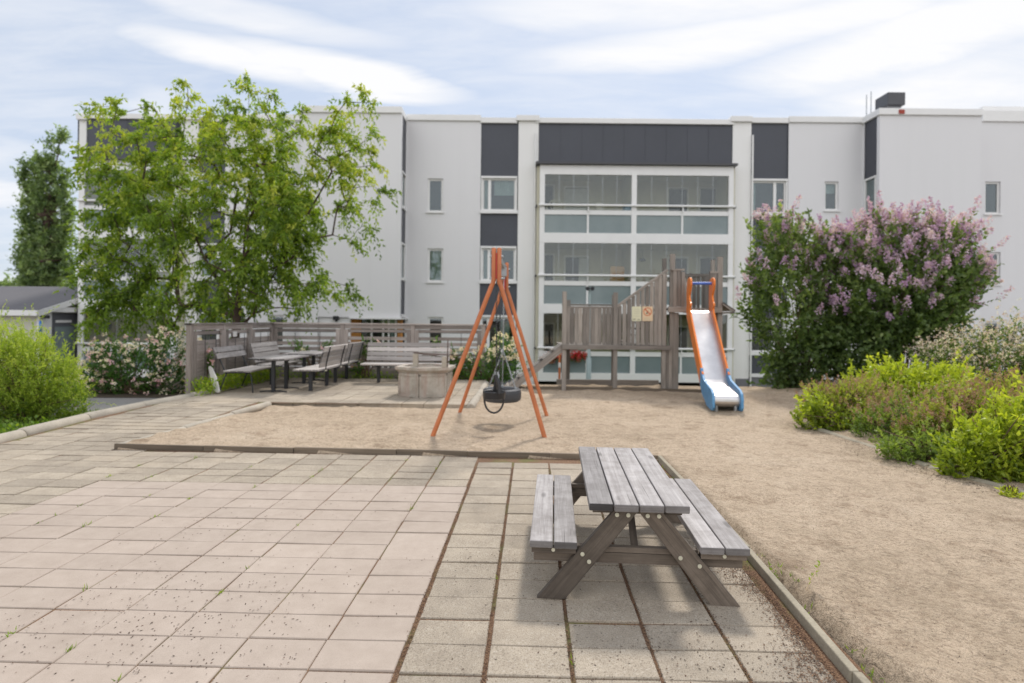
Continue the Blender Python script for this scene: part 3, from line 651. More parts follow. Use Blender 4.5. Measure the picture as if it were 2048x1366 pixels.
# projecting blocks with panels and slit windows in their flanks
def block(xa, xb, y, flank, zlow):
    zt = cope(xa, xb, y, BY, h=.27, dep=FY - BY + .3); X0, X1 = fx(xa + 1, 400, BY), fx(xb - 1, 400, BY)
    walls = newwall(); wallgrid(walls, X0, X1, zlow, zt - .2, BY, [])
    for X in (X0, X1):
        if (X == X1) == (flank == 'r'): continue
        walls.poly([(X, BY, zlow), (X, BY, zt - .2), (X, FY + .1, zt - .2), (X, FY + .1, zlow)])
    X = X1 if flank == 'r' else X0; s = 1 if flank == 'r' else -1; xm = xb if flank == 'r' else xa; o = -(1270 - xm) * .0098
    walls.poly([(X, BY, zlow), (X, BY, zt - .2), (X, BY + .16, zt - .2), (X, BY + .16, zlow)]); walls.poly([(X, FY - .10, zlow), (X, FY - .10, zt - .2), (X, FY + .1, zt - .2), (X, FY + .1, zlow)])
    last = zt - .22
    for (ya, yb) in ((350 + o, 424 + o), (491 + o, 566 + o), (633 + o, 705 + o)):
        Z1, Z0 = fz(xm, ya, BY + .5), fz(xm, yb, BY + .5)
        if Z0 < zlow: Z0 = zlow + .02
        if Z1 > last: continue
        if last - Z1 > .02: panels.box(*sorted((X - s * .06, X - s * .02)), BY + .17, FY - .11, max(Z1, zlow), last)
        if Z1 < zlow + .1: last = None; break
        trim.box(*sorted((X - s * .08, X + s * .03)), BY + .17, FY - .11, Z1 - .07, Z1 - .002); trim.box(*sorted((X - s * .08, X + s * .05)), BY + .17, FY - .11, Z0 + .002, Z0 + .10)
        trim.box(*sorted((X - s * .07, X + s * .01)), BY + .17, BY + .26, Z0 + .1, Z1 - .07); trim.box(*sorted((X - s * .07, X + s * .01)), FY - .2, FY - .11, Z0 + .1, Z1 - .07)
        g = MB(); g.box(*sorted((X - s * .05, X - s * .04)), BY + .26, FY - .2, Z0 + .1, Z1 - .07); w = g.build('window', 'glass', apt)
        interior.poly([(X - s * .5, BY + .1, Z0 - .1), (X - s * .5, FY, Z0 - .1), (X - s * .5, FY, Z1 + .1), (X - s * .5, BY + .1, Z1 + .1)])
        last = Z0
    if last is not None and last > zlow + .1: panels.box(*sorted((X - s * .06, X - s * .02)), BY + .17, FY - .11, zlow, last)
    return X0, X1, zt
LX0, LX1, LZT = block(600, 803, 213, 'r', fz(750, 635, BY)); RX0, RX1, RZT = block(1757, 1963, 218, 'l', GZ)
# under the left block: white canopy edge, timber, dark entrance glass and a grey service door
zc_ = fz(750, 635, BY); trim.box(fx(700, 635, BY), LX1 + .12, BY - .12, FY, zc_ - .06, zc_ - .002)
wallgrid(newwall(), LX0, fx(636, 640, BY), GZ, zc_ - .001, BY, [])
m = MB(); m.box(fx(636, 640, BY), fx(700, 640, BY), BY + .06, BY + .14, GZ, zc_ - .01); m.build('service_panel', 'dark_panel' if False else 'plaster_grey', apt)
m = MB(); X = fx(672, 640, BY); m.box(X - .10, X + .10, BY - .06, BY + .05, fz(672, 640, BY), fz(672, 632, BY)); m.box(X - .04, X + .04, BY - .0, BY + .07, fz(672, 640, BY) - .06, fz(672, 640, BY)); m.build('wall_lamp', 'black_steel', apt, bevel=.01)
m = MB(); k = fx(702, 640, BY + .4)
while k < fx(722, 640, BY + .4): m.box(k, k + .09, BY + .42, BY + .46, GZ, zc_ - .07); k += .095
m.build('timber_cladding', 'orange_cladding', apt); m = MB()
k = fx(795, 640, BY + .4)
while k < fx(803, 640, BY + .4): m.box(k, k + .06, BY + .42, BY + .46, GZ, zc_ - .07); k += .065
m.build('timber_cladding', 'orange_cladding', apt)
m = MB(); m.box(fx(722, 640, FY - .4), fx(792, 640, FY - .4), FY - .5, FY - .49, GZ + .1, zc_ - .07); w = m.build('entrance_glazing', 'glass', apt)
m = MB()
for xx in (722, 745, 768, 779, 793): X = fx(xx, 640, FY - .4); m.box(X - .03, X + .03, FY - .53, FY - .47, GZ, zc_ - .06)
m.build('frame', 'white_paint', w)
m = MB(); m.box(fx(780, 640, FY - .2), fx(790, 640, FY - .2), FY - .3, FY - .28, GZ, zc_ - .07); m.build('curtain', 'curtain', w)
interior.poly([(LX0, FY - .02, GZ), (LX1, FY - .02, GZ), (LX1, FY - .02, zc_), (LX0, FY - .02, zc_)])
plinth.box(fx(1470, 770, FY), fx(1500, 770, FY), FY - .04, FY + .1, GZ - .2, GZ + .35); plinth.box(fx(1577, 770, FY), fx(1752, 770, FY), FY - .03, FY + .1, GZ - .2, GZ + .35)

# balcony stacks: ceilings, back walls, frames, glass and rails on three floors
def balcony_bay(xL, xR, mids, yw=(), gl=(), gf=None):
    YB_ = FY - .45; YK = FY + 1.55; xm = (xL + xR) / 2; o = -(1270 - xm) * .0098; Z = lambda y: fz(1270, y, YB_)
    X0, X1 = fx(xL, 550, YB_), fx(xR, 550, YB_); M_ = [fx(a, 550, YB_) for a in mids]
    ztop = Z(329)
    # panel above and the dark ledge over the top balcony
    zt = cope(xL + (-2 if not mids else -6), xR, 238 + o, FY, h=.23, x=xm); panels.box(fx(xL, 280, FY) - .05, fx(xR, 280, FY) - .02, FY + .02, FY + 1.9, ztop + .02, zt - .18)
    led = MB(); led.prism([(FY + .02, ztop + .16), (YB_ - .14, ztop + .05), (YB_ - .14, ztop - .03), (FY + .02, ztop - .03)], 'x', X0 - .16, X1 + .1); led.build('ledge', 'roof_metal', apt)
    n = 5 if not mids else 9
    for k in range(1, n): X = X0 + (X1 - X0) * k / n; panels.box(X - .006, X + .006, FY + .012, FY + .0195, ztop + .2, zt - .2, tone=.5)
    shell = MB(); bk = MB()
    for f, (yt, yr, y1, y2, y3, y4) in enumerate(((336, 412, 421, 430, 467, 487), (473, 552, 563, 572, 609, 628), (612, 697, 704, 713, 747, 764))):
        zt_, zr, zb1, zb2, zp, zs_ = map(Z, (yt, yr, y1, y2, y3, y4)); zh = Z(yt + 14); fl = zp - .02
        fm = MB(); T = .19
        xs = [X0] + M_ + [X1 - T]
        ztt = ztop - .04 if f == 0 else Z((487, 487, 628)[f]) - .001
        for xx in xs: fm.box(xx, xx + T, YB_, YB_ + .14, zp, zh)
        fm.box(X0, X1, YB_ + .01, YB_ + .14, zh, ztt)
        fm.box(X0 + T, X1 - T, YB_ + .02, YB_ + .12, zb2, zb1)
        fm.box(X0, X1, YB_ - .01, YB_ + .16, zs_, zp)
        pw = []
        for a, b in zip(xs, xs[1:]):
            mid = (a + T + b) / 2; fm.box(mid - .035, mid + .035, YB_ + .03, YB_ + .11, zp, zb2); pw += [(a + T, mid - .035), (mid + .035, b)]
        bal = fm.build('balcony', 'white_paint', apt)
        g = MB()
        for a, b in zip(xs, xs[1:]):
            n_ = 6 if mids else 8; w_ = (b - a - T) / n_
            for k in range(n_): g.box(a + T + w_ * k + .006, a + T + w_ * (k + 1) - .006, YB_ + .065, YB_ + .073, zb1, zh)
        g.build('glazing', 'balcony_glass', bal)
        g = MB()
        for a, b in zip(xs, xs[1:]):
            w_ = (b - a - T) / (6 if mids else 8)
            for k in range(1, 6 if mids else 8): g = MB(); g.box(a + T + w_ * k - .006, a + T + w_ * k + .006, YB_ + .06, YB_ + .078, zb1, zh); g.build('glazing_bar', 'galvanised', bal)
        g = MB()
        for (a, b) in pw: g.box(a, b, YB_ + .06, YB_ + .07, zp, zb2)
        g.build('parapet_panel', 'frosted_glass', bal)
        g = MB()
        for a, b in zip(xs, xs[1:]):
            g.tube([(a - .04 if a == X0 else a + .1, YB_ - .06, zr), (b + T + .04 if b == xs[-1] else b + .08, YB_ - .06, zr)], .044, 10)
            mid = (a + T + b) / 2; g.beam((mid, YB_ - .05, zr), (mid, YB_ - .05, zb1 - .06), .035, .035, (0, 1, 0)); g.beam((mid, YB_ - .06, zb1 - .05), (mid, YB_ + .02, zb1 - .05), .03, .03)
        g.build('handrail', 'white_paint', bal)
        # slab under, ceiling over, back wall
        shell.box(X0 + .02, X1 - .02, YB_ + .145, YK, zs_ + .02, zp - .02, tone=.5)
        if f == 0: shell.box(X0, X1, YB_ + .145, YK, ztt - .1, ztt - .02, tone=.5)
    wl = MB(); wl.box(X0 - .1, X0 + .03, YB_ + .15, YK, GZ, ztop - .05); wl.box(X1 - .03, X1 + .1, YB_ + .15, YK, GZ, ztop - .05)
    if M_: wl.box(M_[0] + .04, M_[0] + .15, YB_ + .15, YK, GZ, ztop - .05)
    wl.build('side_wall', 'balcony_wall', apt); shell.build('balcony_slab', 'balcony_wall', apt)
    wallgrid(bk, X0, X1, GZ, ztop - .05, YK, [])
    bk.build('back_wall', 'balcony_wall' if mids else 'cream_wall', apt)
    return X0, X1, YB_, YK, Z
X0, X1, YBb, YK, ZB = balcony_bay(1078, 1466, [1262])
for yy_ in (412, 552, 697):
    for X_ in (X0 - .12, X1 + .06): m = MB(); m.tube([(X_, YBb + .3, ZB(yy_) - .02), (X_, YBb - .02, ZB(yy_) - .02)], .035, 8); m.build('rail_bracket', 'black_steel', apt)
for X_ in (X0 - .17, fx(1505, 400, FY) - .05): m = MB(); m.tube([(X_, FY - .10, GZ), (X_, FY - .10, ZB(262))], .035, 8); m.build('downpipe', 'white_paint', apt)
# doors and windows at the back of the balconies
def back_window(xa, xb, ya, yb, cur=None, mids=()):
    a, b = fx(xa, ya, YK - .1), fx(xb, ya, YK - .1); z1, z0 = fz((xa + xb) / 2, ya, YK - .1), fz((xa + xb) / 2, yb, YK - .1)
    m = MB(); m.box(a, b, YK - .06, YK - .002, z0, z1); w = m.build('balcony_door', 'white_paint', apt)
    m = MB(); m.box(a + .07, b - .07, YK - .075, YK - .062, z0 + .08, z1 - .07); m.build('pane', 'dark_glass', w)
    if cur:
        m = MB(); m.box(a + (b - a) * cur[0], a + (b - a) * cur[1], YK - .09, YK - .077, z0 + .1, z1 - .1); m.build('curtain', 'curtain', w)
t = NT('dark_glass'); t.pbr((.02, .026, .022), .45, Specular_IOR_Level=.12)
for f, dy in enumerate((0, 139, 277)):
    back_window(1335, 1378, 374 + dy, 462 + dy); back_window(1398, 1436, 374 + dy, 462 + dy)
    back_window(1087, 1110, 368 + dy, 462 + dy); back_window(1128, 1178, 372 + dy, 462 + dy, (.05, .95) if f != 1 else (.6, 1.0))
LX = balcony_bay(157, 352, [])
for f, dy in enumerate((0, 139)):
    YK2 = LX[3]; m = MB(); m.box(fx(230, 400, YK2), fx(300, 400, YK2), YK2 - .06, YK2 - .002, fz(260, 440 + dy, YK2), fz(260, 352 + dy, YK2)); w = m.build('balcony_door', 'white_paint', apt)
    m = MB(); m.box(fx(235, 400, YK2), fx(295, 400, YK2), YK2 - .075, YK2 - .062, fz(260, 438 + dy, YK2), fz(260, 358 + dy, YK2)); m.build('pane', 'dark_glass', w)
m = MB(); YK2 = LX[3]
for a, b in ((168, 196), (318, 340)): 
    k = fx(a, 650, YK2 - .3)
    while k < fx(b, 650, YK2 - .3): m.box(k, k + .085, YK2 - .35, YK2 - .3, GZ, fz(260, 618, YK2)); k += .09
m.build('side_cladding', 'yellow_wall', apt)
for w_ in WALLS: w_.build('rendered_wall', 'plaster_grey', apt)
for w_ in LIGHT: w_.build('pillar_wall', 'plaster_light', apt)
split_build(panels, 'charcoal_panel', 'dark_panel', apt); split_build(coping, 'roof_edge', 'white_paint', apt, .012)
split_build(trim, 'trim', 'white_paint', apt); plinth.build('plinth', 'plinth', apt); interior.build('interior', 'room_dark', apt); body.build('body', 'plaster_grey', apt)
# ventilation hood on the roof, red fitting on the coping, aerials
m = MB(); hx0, hx1 = fx(1776, 200, BY + 1.2), fx(1811, 200, BY + 1.2); hz0, hz1 = fz(1790, 212, BY + 1.2), fz(1790, 184, BY + 1.2)
m.box(hx0, hx1, BY + 1.2, BY + 2.0, hz0 + .05, hz1, tone=.5); hd = m.build('roof_vent', 'roof_metal', apt, bevel=.02)
m = MB(); m.box(hx0 + .05, hx1 - .10, BY + 1.3, BY + 1.9, RZT - .3, hz0 + .05); m.build('neck', 'plinth', hd)
m = MB(); m.box(fx(1795, 220, BY), fx(1806, 220, BY), BY - .10, BY - .071, fz(1800, 229, BY), fz(1800, 221, BY)); m.build('coping_bracket', 'pot_red', apt)
for xx in (1733, 1742):
    m = MB(); X = fx(xx, 220, FY + 2); m.tube([(X, FY + 2, ZF(252)), (X, FY + 2, fz(xx, 190 if xx == 1733 else 183, FY + 2))], .02, 6); m.build('aerial', 'galvanised', apt)

# things standing and hanging on the balconies
def bal_obj(name, x, y, Y): return W(x, y, Y)
m = MB(); p = W(1199, 412, FY - .1); m.box(p.x - .14, p.x + .14, p.y - .1, p.y + .1, ZB(420) - .30, p.z + .10); tag(m.build('plant_pot', 'white_board', bevel=.02), 'white square pot behind the top left balcony rail', 'pot')
m = MB(); p = W(1255, 417, FY - .05); m.box(p.x - .15, p.x + .14, p.y - .2, p.y + .2, ZB(467), p.z + .08); m.box(p.x - .16, p.x + .15, p.y - .21, p.y + .21, p.z + .08, p.z + .13); tag(m.build('cool_box', 'blue_plastic', bevel=.02), 'blue cool box at the right end of the top left balcony', 'cool box')
t_ = thing('high_back_chair', (fx(1234, 550, FY + .3), FY + .3, ZB(609)), 'tan high-backed chair on the middle left balcony', 'chair')
m = MB(); X = fx(1234, 550, FY + .3); m.box(X - .28, X + .28, FY + .2, FY + .27, ZB(575), fz(1234, 533, FY + .3)); m.build('backrest', 'tan_fabric', t_, bevel=.06, seg=4)
m = MB(); m.box(X - .27, X + .27, FY + .28, FY + .75, ZB(590), ZB(584)); m.build('seat', 'tan_fabric', t_, bevel=.02)
for sx_ in (-.24, .24):
    for yy in (.25, .7): m = MB(); m.tube([(X + sx_, FY + yy, ZB(609)), (X + sx_, FY + yy, ZB(590))], .02, 6); m.build('leg', 'stem_brown', t_)
m = MB(); p = W(1285, 521, FY + .4); m.ell(p, (.13, .13, .10), z0=-.2); m.tube([p, p + Vector((0, 0, .35))], .008, 5); tag(m.build('hanging_lamp', 'black_steel'), 'small black lamp hanging in the middle right balcony', 'lamp')
t_ = thing('wicker_chair', (fx(1112, 410, FY + .5), FY + .5, ZB(467)), 'round brown wicker chair at the left end of the top balcony', 'chair')
m = MB(); c0 = Vector((fx(1112, 400, FY + .5), FY + .5, ZB(425)))
for a in np.linspace(.15, math.pi - .15, 9): m.tube([c0, c0 + Vector((math.cos(a) * .42, .1, math.sin(a) * .68))], .018, 5)
m.tube([c0 + Vector((math.cos(a) * .42, .1, math.sin(a) * .68)) for a in np.linspace(0, math.pi, 16)], .025, 6); m.build('backrest', 'cream_wall', t_)
m = MB(); m.ell(c0, (.45, .35, .13)); m.tube([c0 - Vector((0, 0, .7)), c0], [.3, .15], 10); m.build('seat', 'wicker', t_)
for k, xx in enumerate((242, 296)):                       # wreaths on the ground-floor balcony wall
    p = W(xx - (19 if k == 0 else 38), 668, LX[3] - .2) if False else W((223, 258)[k], (670, 668)[k], LX[3] - .12)
    a = rng.uniform(0, 2 * math.pi, 260); P = np.stack([p.x + np.cos(a) * .125, np.full(260, p.y), p.z + np.sin(a) * .125], 1) + rng.normal(0, .012, (260, 3))
    o = leaves('wreath', P, rdir(260), .06, .03, rng.random(260), 'wreath_leaf'); tag(o, ('grey-green wreath nearer the left end of the ground-floor balcony wall', 'grey-green wreath to the right of its twin on the ground-floor balcony wall')[k], 'wreath', 'wreaths on the balcony wall')
# pots of red flowers hung on the lowest balcony
for k, xx in enumerate((1102, 1128, 1156)):
    yy = (718, 718, 715)[k]; p = W(xx, yy, FY - .62)
    t_ = thing('flower_pot', p, ('red geraniums in the pot nearest the play ramp, on the lowest balcony', 'red geraniums in the middle hanging pot below the balcony rail', 'largest red geranium pot, nearest the lamp post, on the balcony rail')[k], 'flower pot', 'pots of red flowers on the balcony')
    m = MB(); m.tube([p - Vector((0, 0, .17)), p + Vector((0, 0, .02))], [.09, .13], 12); m.build('pot', 'wicker', t_)
    n = 170 if k < 2 else 260; s_ = (.19, .12, .09) if k < 2 else (.26, .13, .13)
    P = np.array(p) + rng.normal(size=(n, 3)) * np.array(s_) * .6 + [0, 0, .05]; leaves('foliage', P, rdir(n, -.2), .07, .05, rng.random(n), 'rose_leaf', t_)
    P = np.array(p) + rng.normal(size=(n * 2, 3)) * np.array(s_) * .62 + [0, -.04, .09]; tag(leaves('blossoms', P, rdir(n * 2), .055, .05, rng.random(n * 2), 'red_flower', t_), kind='stuff')

# low shed at the left
sx1 = -16.9; sh = thing('shed', (sx1 - 3, 23, GZ), 'low white shed with grey felt roof and charcoal door, at far left', 'shed')
ye0, ye1 = 19.9, 27.0; eave = 1.58; ridge = 2.58; yr_ = (ye0 + ye1) / 2
m = MB(); m.box(sx1 - 14, sx1, ye0 + .35, ye1 - .35, GZ, eave - .12); m.prism([(ye0 + .35, eave - .12), (yr_, ridge - .2), (ye1 - .35, eave - .12)], 'x', sx1 - 14, sx1); m.build('wall', 'cream_wall', sh)
m = MB(); yy = ye0 + .4
while yy < ye1 - .4:
    z1 = eave - .16 + (ridge - eave) * (1 - abs(yy - yr_) / (yr_ - ye0)); m.box(sx1 + .002, sx1 + .022, yy, yy + .055, GZ + .2, z1); yy += .105
m.build('cladding', 'door_white_boards', sh)
m = MB(); m.prism([(ye0, eave - .06), (yr_, ridge - .06), (yr_, ridge), (ye0, eave)], 'x', sx1 - 14.2, sx1 + .3); m.prism([(yr_, ridge), (yr_, ridge - .06), (ye1, eave - .06), (ye1, eave)], 'x', sx1 - 14.2, sx1 + .3); m.build('roof', 'shed_roof', sh)
m = MB(); m.beam((sx1 + .32, ye0, eave - .12), (sx1 + .32, yr_, ridge - .12), .03, .2, (0, 0, 1)); m.beam((sx1 + .32, yr_, ridge - .12), (sx1 + .32, ye1, eave - .12), .03, .2, (0, 0, 1)); m.box(sx1 - 14.2, sx1 + .3, ye0 - .03, ye0 - .002, eave - .2, eave - .005)
m.box(sx1 - 14.2, sx1, ye0, ye0 + .34, eave - .2, eave - .17); m.build('fascia', 'white_paint', sh)
m = MB(); m.box(sx1 + .03, sx1 + .3, ye0 + .6, ye1 - 2, eave - .06, eave + .12); m.box(sx1 + .03, sx1 + .12, 20.2, 20.75, GZ, eave - .06); m.build('porch_frame', 'white_paint', sh)
m = MB(); m.box(sx1 + .03, sx1 + .07, 20.78, 22.1, GZ, eave - .1); dr = m.build('door', 'door_grey', sh)
m = MB(); m.box(sx1 + .072, sx1 + .08, 20.95, 21.9, GZ + .9, eave - .6); m.build('pane', 'dark_glass' if False else 'frosted_glass', dr)
m = MB(); m.box(sx1 + .09, sx1 + .11, 20.95, 21.7, eave - .45, eave - .36); m.build('handle', 'white_paint', dr)
m = MB(); m.box(sx1 + .12, sx1 + .34, 20.25, 20.42, 1.28, 1.40); m.build('wall_lamp', 'black_steel', sh, bevel=.03)
p = W(79, 654, 20.0); m = MB(); m.tube([(p.x, p.y - .005, p.z), (p.x + .05, p.y + .03, p.z)], .215, 28); o = m.build('round_sign', 'blue_sign'); o.parent = None; tag(o, 'round blue sign on the shed wall beside the door', 'sign')

# ------------------------------------------------------------------ picnic table in front
t_ = thing('picnic_table', (0, 0, 0), 'low weathered wooden picnic table with two attached seats, in the foreground', 'picnic table')
def local(name, fn, mat, par, bevel=0, seg=2):
    m = MB(); fn(m); return m.build(name, mat, par, bevel, seg)
for k in range(4):
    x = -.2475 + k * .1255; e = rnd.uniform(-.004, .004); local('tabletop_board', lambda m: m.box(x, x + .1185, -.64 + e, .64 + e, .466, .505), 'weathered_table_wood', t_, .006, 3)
for s_ in (-1, 1):
    for k in range(2):
        a = s_ * (.305 + k * .123); b = a + s_ * .116; e = rnd.uniform(-.004, .004)
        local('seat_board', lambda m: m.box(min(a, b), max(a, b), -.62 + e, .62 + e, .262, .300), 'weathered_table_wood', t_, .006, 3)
for fy in (-1, 1):
    yo = fy * .585; yi = fy * .547
    for s_ in (-1, 1):
        # slanting leg, cut level with the ground and the table top
        foot, top = (s_ * .435, .0), (s_ * .055, .466); hw = .072
        pts = [(foot[0] - hw, 0), (foot[0] + hw, 0), (top[0] + hw * .82, .4655), (top[0] - hw * .82, .4655)]
        def lg(m):
            m.prism(pts, 'y', yo - .018, yo + .018); d = Vector((top[0] - foot[0], 0, .4655)).normalized(); n = Vector((d.z, 0, -d.x)); ou, ov = rnd.random() * 9, rnd.random() * 9
            m.uv = [[(ou + Vector((m.v[i][0], 0, m.v[i][2])).dot(d), ov + Vector((m.v[i][0], 0, m.v[i][2])).dot(n) + m.v[i][1]) for i in f] for f in m.f]
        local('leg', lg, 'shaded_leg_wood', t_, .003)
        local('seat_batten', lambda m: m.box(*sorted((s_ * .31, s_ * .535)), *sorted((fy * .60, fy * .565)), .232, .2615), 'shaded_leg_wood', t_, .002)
        if fy < 0:
            for (zz_, off) in ((.440, -.030), (.440, .026), (.235, -.034), (.198, .030)):
                u = zz_ / .466; cx_ = foot[0] + (top[0] - foot[0]) * u + off
                local('bolt', lambda m: (m.tube([(cx_, -.608, zz_), (cx_, -.6035, zz_)], .0105, 12), m.tube([(cx_, -.6115, zz_), (cx_, -.608, zz_)], .0045, 8)), 'washer_metal', t_)
            local('bolt', lambda m: m.tube([(s_ * .425, -.6045, .250), (s_ * .425, -.60, .250)], .0095, 12), 'washer_metal', t_)
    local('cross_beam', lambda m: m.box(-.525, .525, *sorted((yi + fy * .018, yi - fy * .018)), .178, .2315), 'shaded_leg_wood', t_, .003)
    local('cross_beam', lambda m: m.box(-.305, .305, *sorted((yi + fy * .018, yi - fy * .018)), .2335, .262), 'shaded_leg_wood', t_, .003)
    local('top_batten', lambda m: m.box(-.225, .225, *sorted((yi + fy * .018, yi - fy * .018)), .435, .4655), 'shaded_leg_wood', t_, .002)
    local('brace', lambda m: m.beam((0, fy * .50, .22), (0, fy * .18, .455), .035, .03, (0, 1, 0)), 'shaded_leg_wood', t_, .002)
t_.location = (.690, 3.462, .0); t_.rotation_euler.z = -R(4.3)

# ------------------------------------------------------------------ swing frame and its two swings
sw = thing('swing_frame', (-.15, 7.55, 0), 'orange-red tubular swing frame standing in the sand', 'swing frame')
def swleg(x0, y0, xk, xt, y1, side):
    m = MB(); z0 = sand_z(x0, y0) - .12; m.tube([(x0, y0, z0), (xk + side * .028, y1, 1.80), (xk + side * .008, y1, 1.845), (xk, y1, 1.88), (xt, y1, 2.25), (xt, y1, 2.262)], [.0275] * 5 + [.018], 14)
    lg = m.build('leg', 'orange_paint', sw)
    m = MB()
    for z in (2.16, 1.90): m.tube([(xk + side * .02, y1, z), (xk + side * .05, y1, z)], .013, 8)
    m.build('bolt', 'galvanised', lg)
swleg(-.955, 6.63, -.222, -.222, 6.72, -1); swleg(.425, 6.58, -.158, -.158, 6.72, 1)
swleg(-.815, 8.63, -.150, -.150, 8.46, -1); swleg(.570, 8.47, -.085, -.085, 8.46, 1)
m = MB(); m.box(-.196, -.184, 6.70, 6.78, 1.90, 2.20); m.box(-.132, -.103, 8.40, 8.52, 1.86, 2.22); m.build('clamp_plate', 'red_paint', sw)
m = MB(); m.beam((-.19, 6.72, 2.17), (-.118, 8.46, 2.17), .06, .075); m.build('top_beam', 'galvanised', sw)
def chain(m, a, b, r=.0035, lk=.036):
    a, b = Vector(a), Vector(b); d = b - a; n = max(2, int(d.length / (lk * .74))); d.normalize(); s1 = d.cross(Vector((.3, 1, .1))).normalized(); s2 = d.cross(s1)
    L = (b - a).length
    for k in range(n):
        c = a + d * (L * (k + .5) / n); s = s1 if k % 2 else s2
        m.tube([c + d * math.cos(t) * lk * .5 + s * math.sin(t) * lk * .27 for t in np.linspace(0, 2 * math.pi, 9)[:-1]], r, 4, closed=True, tone=.5)
yb = 7.15; xb = -.175                                        # baby swing
bs = thing('baby_swing', (xb, yb, .45), 'black rubber baby swing seat with a hoop, hanging nearest on the frame', 'swing')
m = MB(); m.box(xb - .03, xb + .03, yb - .05, yb + .05, 2.05, 2.14); m.box(xb - .012, xb + .012, yb - .012, yb + .012, 1.98, 2.05); m.build('hanger', 'galvanised', bs)
m = MB(); chain(m, (xb - .02, yb - .12, 2.05), (-.185, yb - .14, .71)); m.build('chain', 'black_steel', bs)
m = MB(); chain(m, (xb + .02, yb + .12, 2.05), (-.150, yb + .10, .71)); m.build('chain', 'black_steel', bs)
cx_ = -.215
m = MB(); a_ = np.linspace(0, 2 * math.pi, 33)[:-1]
prof = [(.118, .04), (.135, .045), (.142, .03), (.138, -.05), (.122, -.055), (.115, -.02)]
for i in range(32):
    for k in range(6):
        l = (k + 1) % 6; j = (i + 1) % 32; P = lambda q, w: (cx_ + prof[w][0] * math.cos(a_[q]), yb + prof[w][0] * math.sin(a_[q]) * .95, .475 + prof[w][1])
        m.poly([P(i, k), P(j, k), P(j, l), P(i, l)], smooth=True)
m.build('seat_ring', 'black_rubber', bs)
m = MB(); m.tube([(cx_ + .12 * math.cos(t), yb - .05, .42 + .17 * math.sin(t)) for t in np.linspace(math.pi, 2 * math.pi, 20)], .012, 8); m.build('leg_loop', 'black_rubber', bs)
m = MB(); m.tube([(-.205, yb - .1, .72), (-.188, yb - .11, .70), (-.165, yb - .12, .65), (-.150, yb - .125, .58), (-.145, yb - .13, .50)], [.012, .02, .026, .028, .030], 12)
m.tube([(-.205, yb + .1, .72), (-.20, yb + .11, .65), (-.21, yb + .12, .50)], [.012, .022, .026], 10); m.build('hanger_arm', 'black_rubber', bs)
m = MB()
for yy in (yb - .11, yb + .1): m.tube([(-.21, yy, .735), (-.17, yy, .74), (-.155, yy, .69)], .008, 8)
m.build('clip', 'galvanised', bs)
yt = 7.98; xt = -.12                                         # tyre swing
ts = thing('tyre_swing', (xt, yt, .37), 'black tyre swing hanging flat on chains behind the baby seat', 'swing')
m = MB(); m.box(xt - .04, xt + .04, yt - .06, yt + .06, 2.02, 2.14); m.tube([(xt, yt, 1.98), (xt, yt, 2.05)], .02, 8); m.build('hanger', 'galvanised', ts)
m = MB(); prof = [(.175, .06), (.20, .085), (.235, .09), (.262, .07), (.270, .03), (.270, -.03), (.262, -.07), (.235, -.09), (.20, -.085), (.175, -.06), (.17, 0)]
for i in range(40):
    for k in range(11):
        l = (k + 1) % 11; A = [2 * math.pi * q / 40 for q in (i, i + 1)]; P = lambda q, w: (xt - .01 + prof[w][0] * math.cos(A[q]), yt + prof[w][0] * math.sin(A[q]), .365 + prof[w][1])
        m.poly([P(0, k), P(1, k), P(1, l), P(0, l)], smooth=True)
m.build('tyre', 'rubber', ts)
for ang in (200, -20, 90):
    a_ = R(ang); e = (xt - .01 + .20 * math.cos(a_), yt + .20 * math.sin(a_), .46)
    m = MB(); chain(m, (xt, yt, .98), e, .004); m.build('chain', 'galvanised', ts); m = MB(); m.tube([(e[0], e[1], .44), (e[0], e[1], .468)], .022, 8); m.build('eye_bolt', 'galvanised', ts)
m = MB(); chain(m, (xt, yt, 2.0), (xt, yt, .97)); m.build('chain', 'galvanised', ts)

# ------------------------------------------------------------------ play tower with its ramp, and the slide
YT = 11.55; YR = 12.70
tw = thing('play_tower', (2.6, 12.1, 0), 'grey wooden climbing tower with low platform, sloping rail and ramp', 'play tower')
def PX(x, y=700, Y=YT): return fx(x, y, Y)
def PZ(y, x=1250, Y=YT): return fz(x, y, Y)
def post(xc, ytop, Y=YT, w=.085, zb=-.2, d=.085):
    m = MB(); X = PX(xc, 700, Y); m.box(X - w / 2, X + w / 2, Y - d / 2, Y + d / 2, zb, PZ(ytop, xc, Y)); return m.build('post', 'tower_wood', tw, bevel=.004)
post(1128, 583); post(1230, 585, YT); post(1327, 548, YT, .08); post(1343, 508, YT + .05, .10); post(1438, 514, YT + .05, .10)
post(1227, 590, YR); post(1327, 517, YR + .1); post(1136, 600, YR); post(1424, 520, YR + .1, .08)
z_lo = PZ(690, 1230); z_lo0 = PZ(699, 1230)
m = MB(); m.beam((PX(1123), YT - .065, (z_lo + z_lo0) / 2), (PX(1339), YT - .065, (z_lo + z_lo0) / 2), .045, z_lo - z_lo0); m.build('platform_beam', 'tower_wood', tw, bevel=.004)
m = MB(); m.box(PX(1130), PX(1330), YR + .05, YR + .1, z_lo0 - .02, z_lo); m.build('platform_beam', 'tower_wood', tw)
m = MB(); yy = YT - .04
while yy < YR + .02: m.box(PX(1122), PX(1338), yy, yy + .095, z_lo - .03, z_lo - .004); yy += .1
m.build('platform_floor', 'tower_wood', tw)
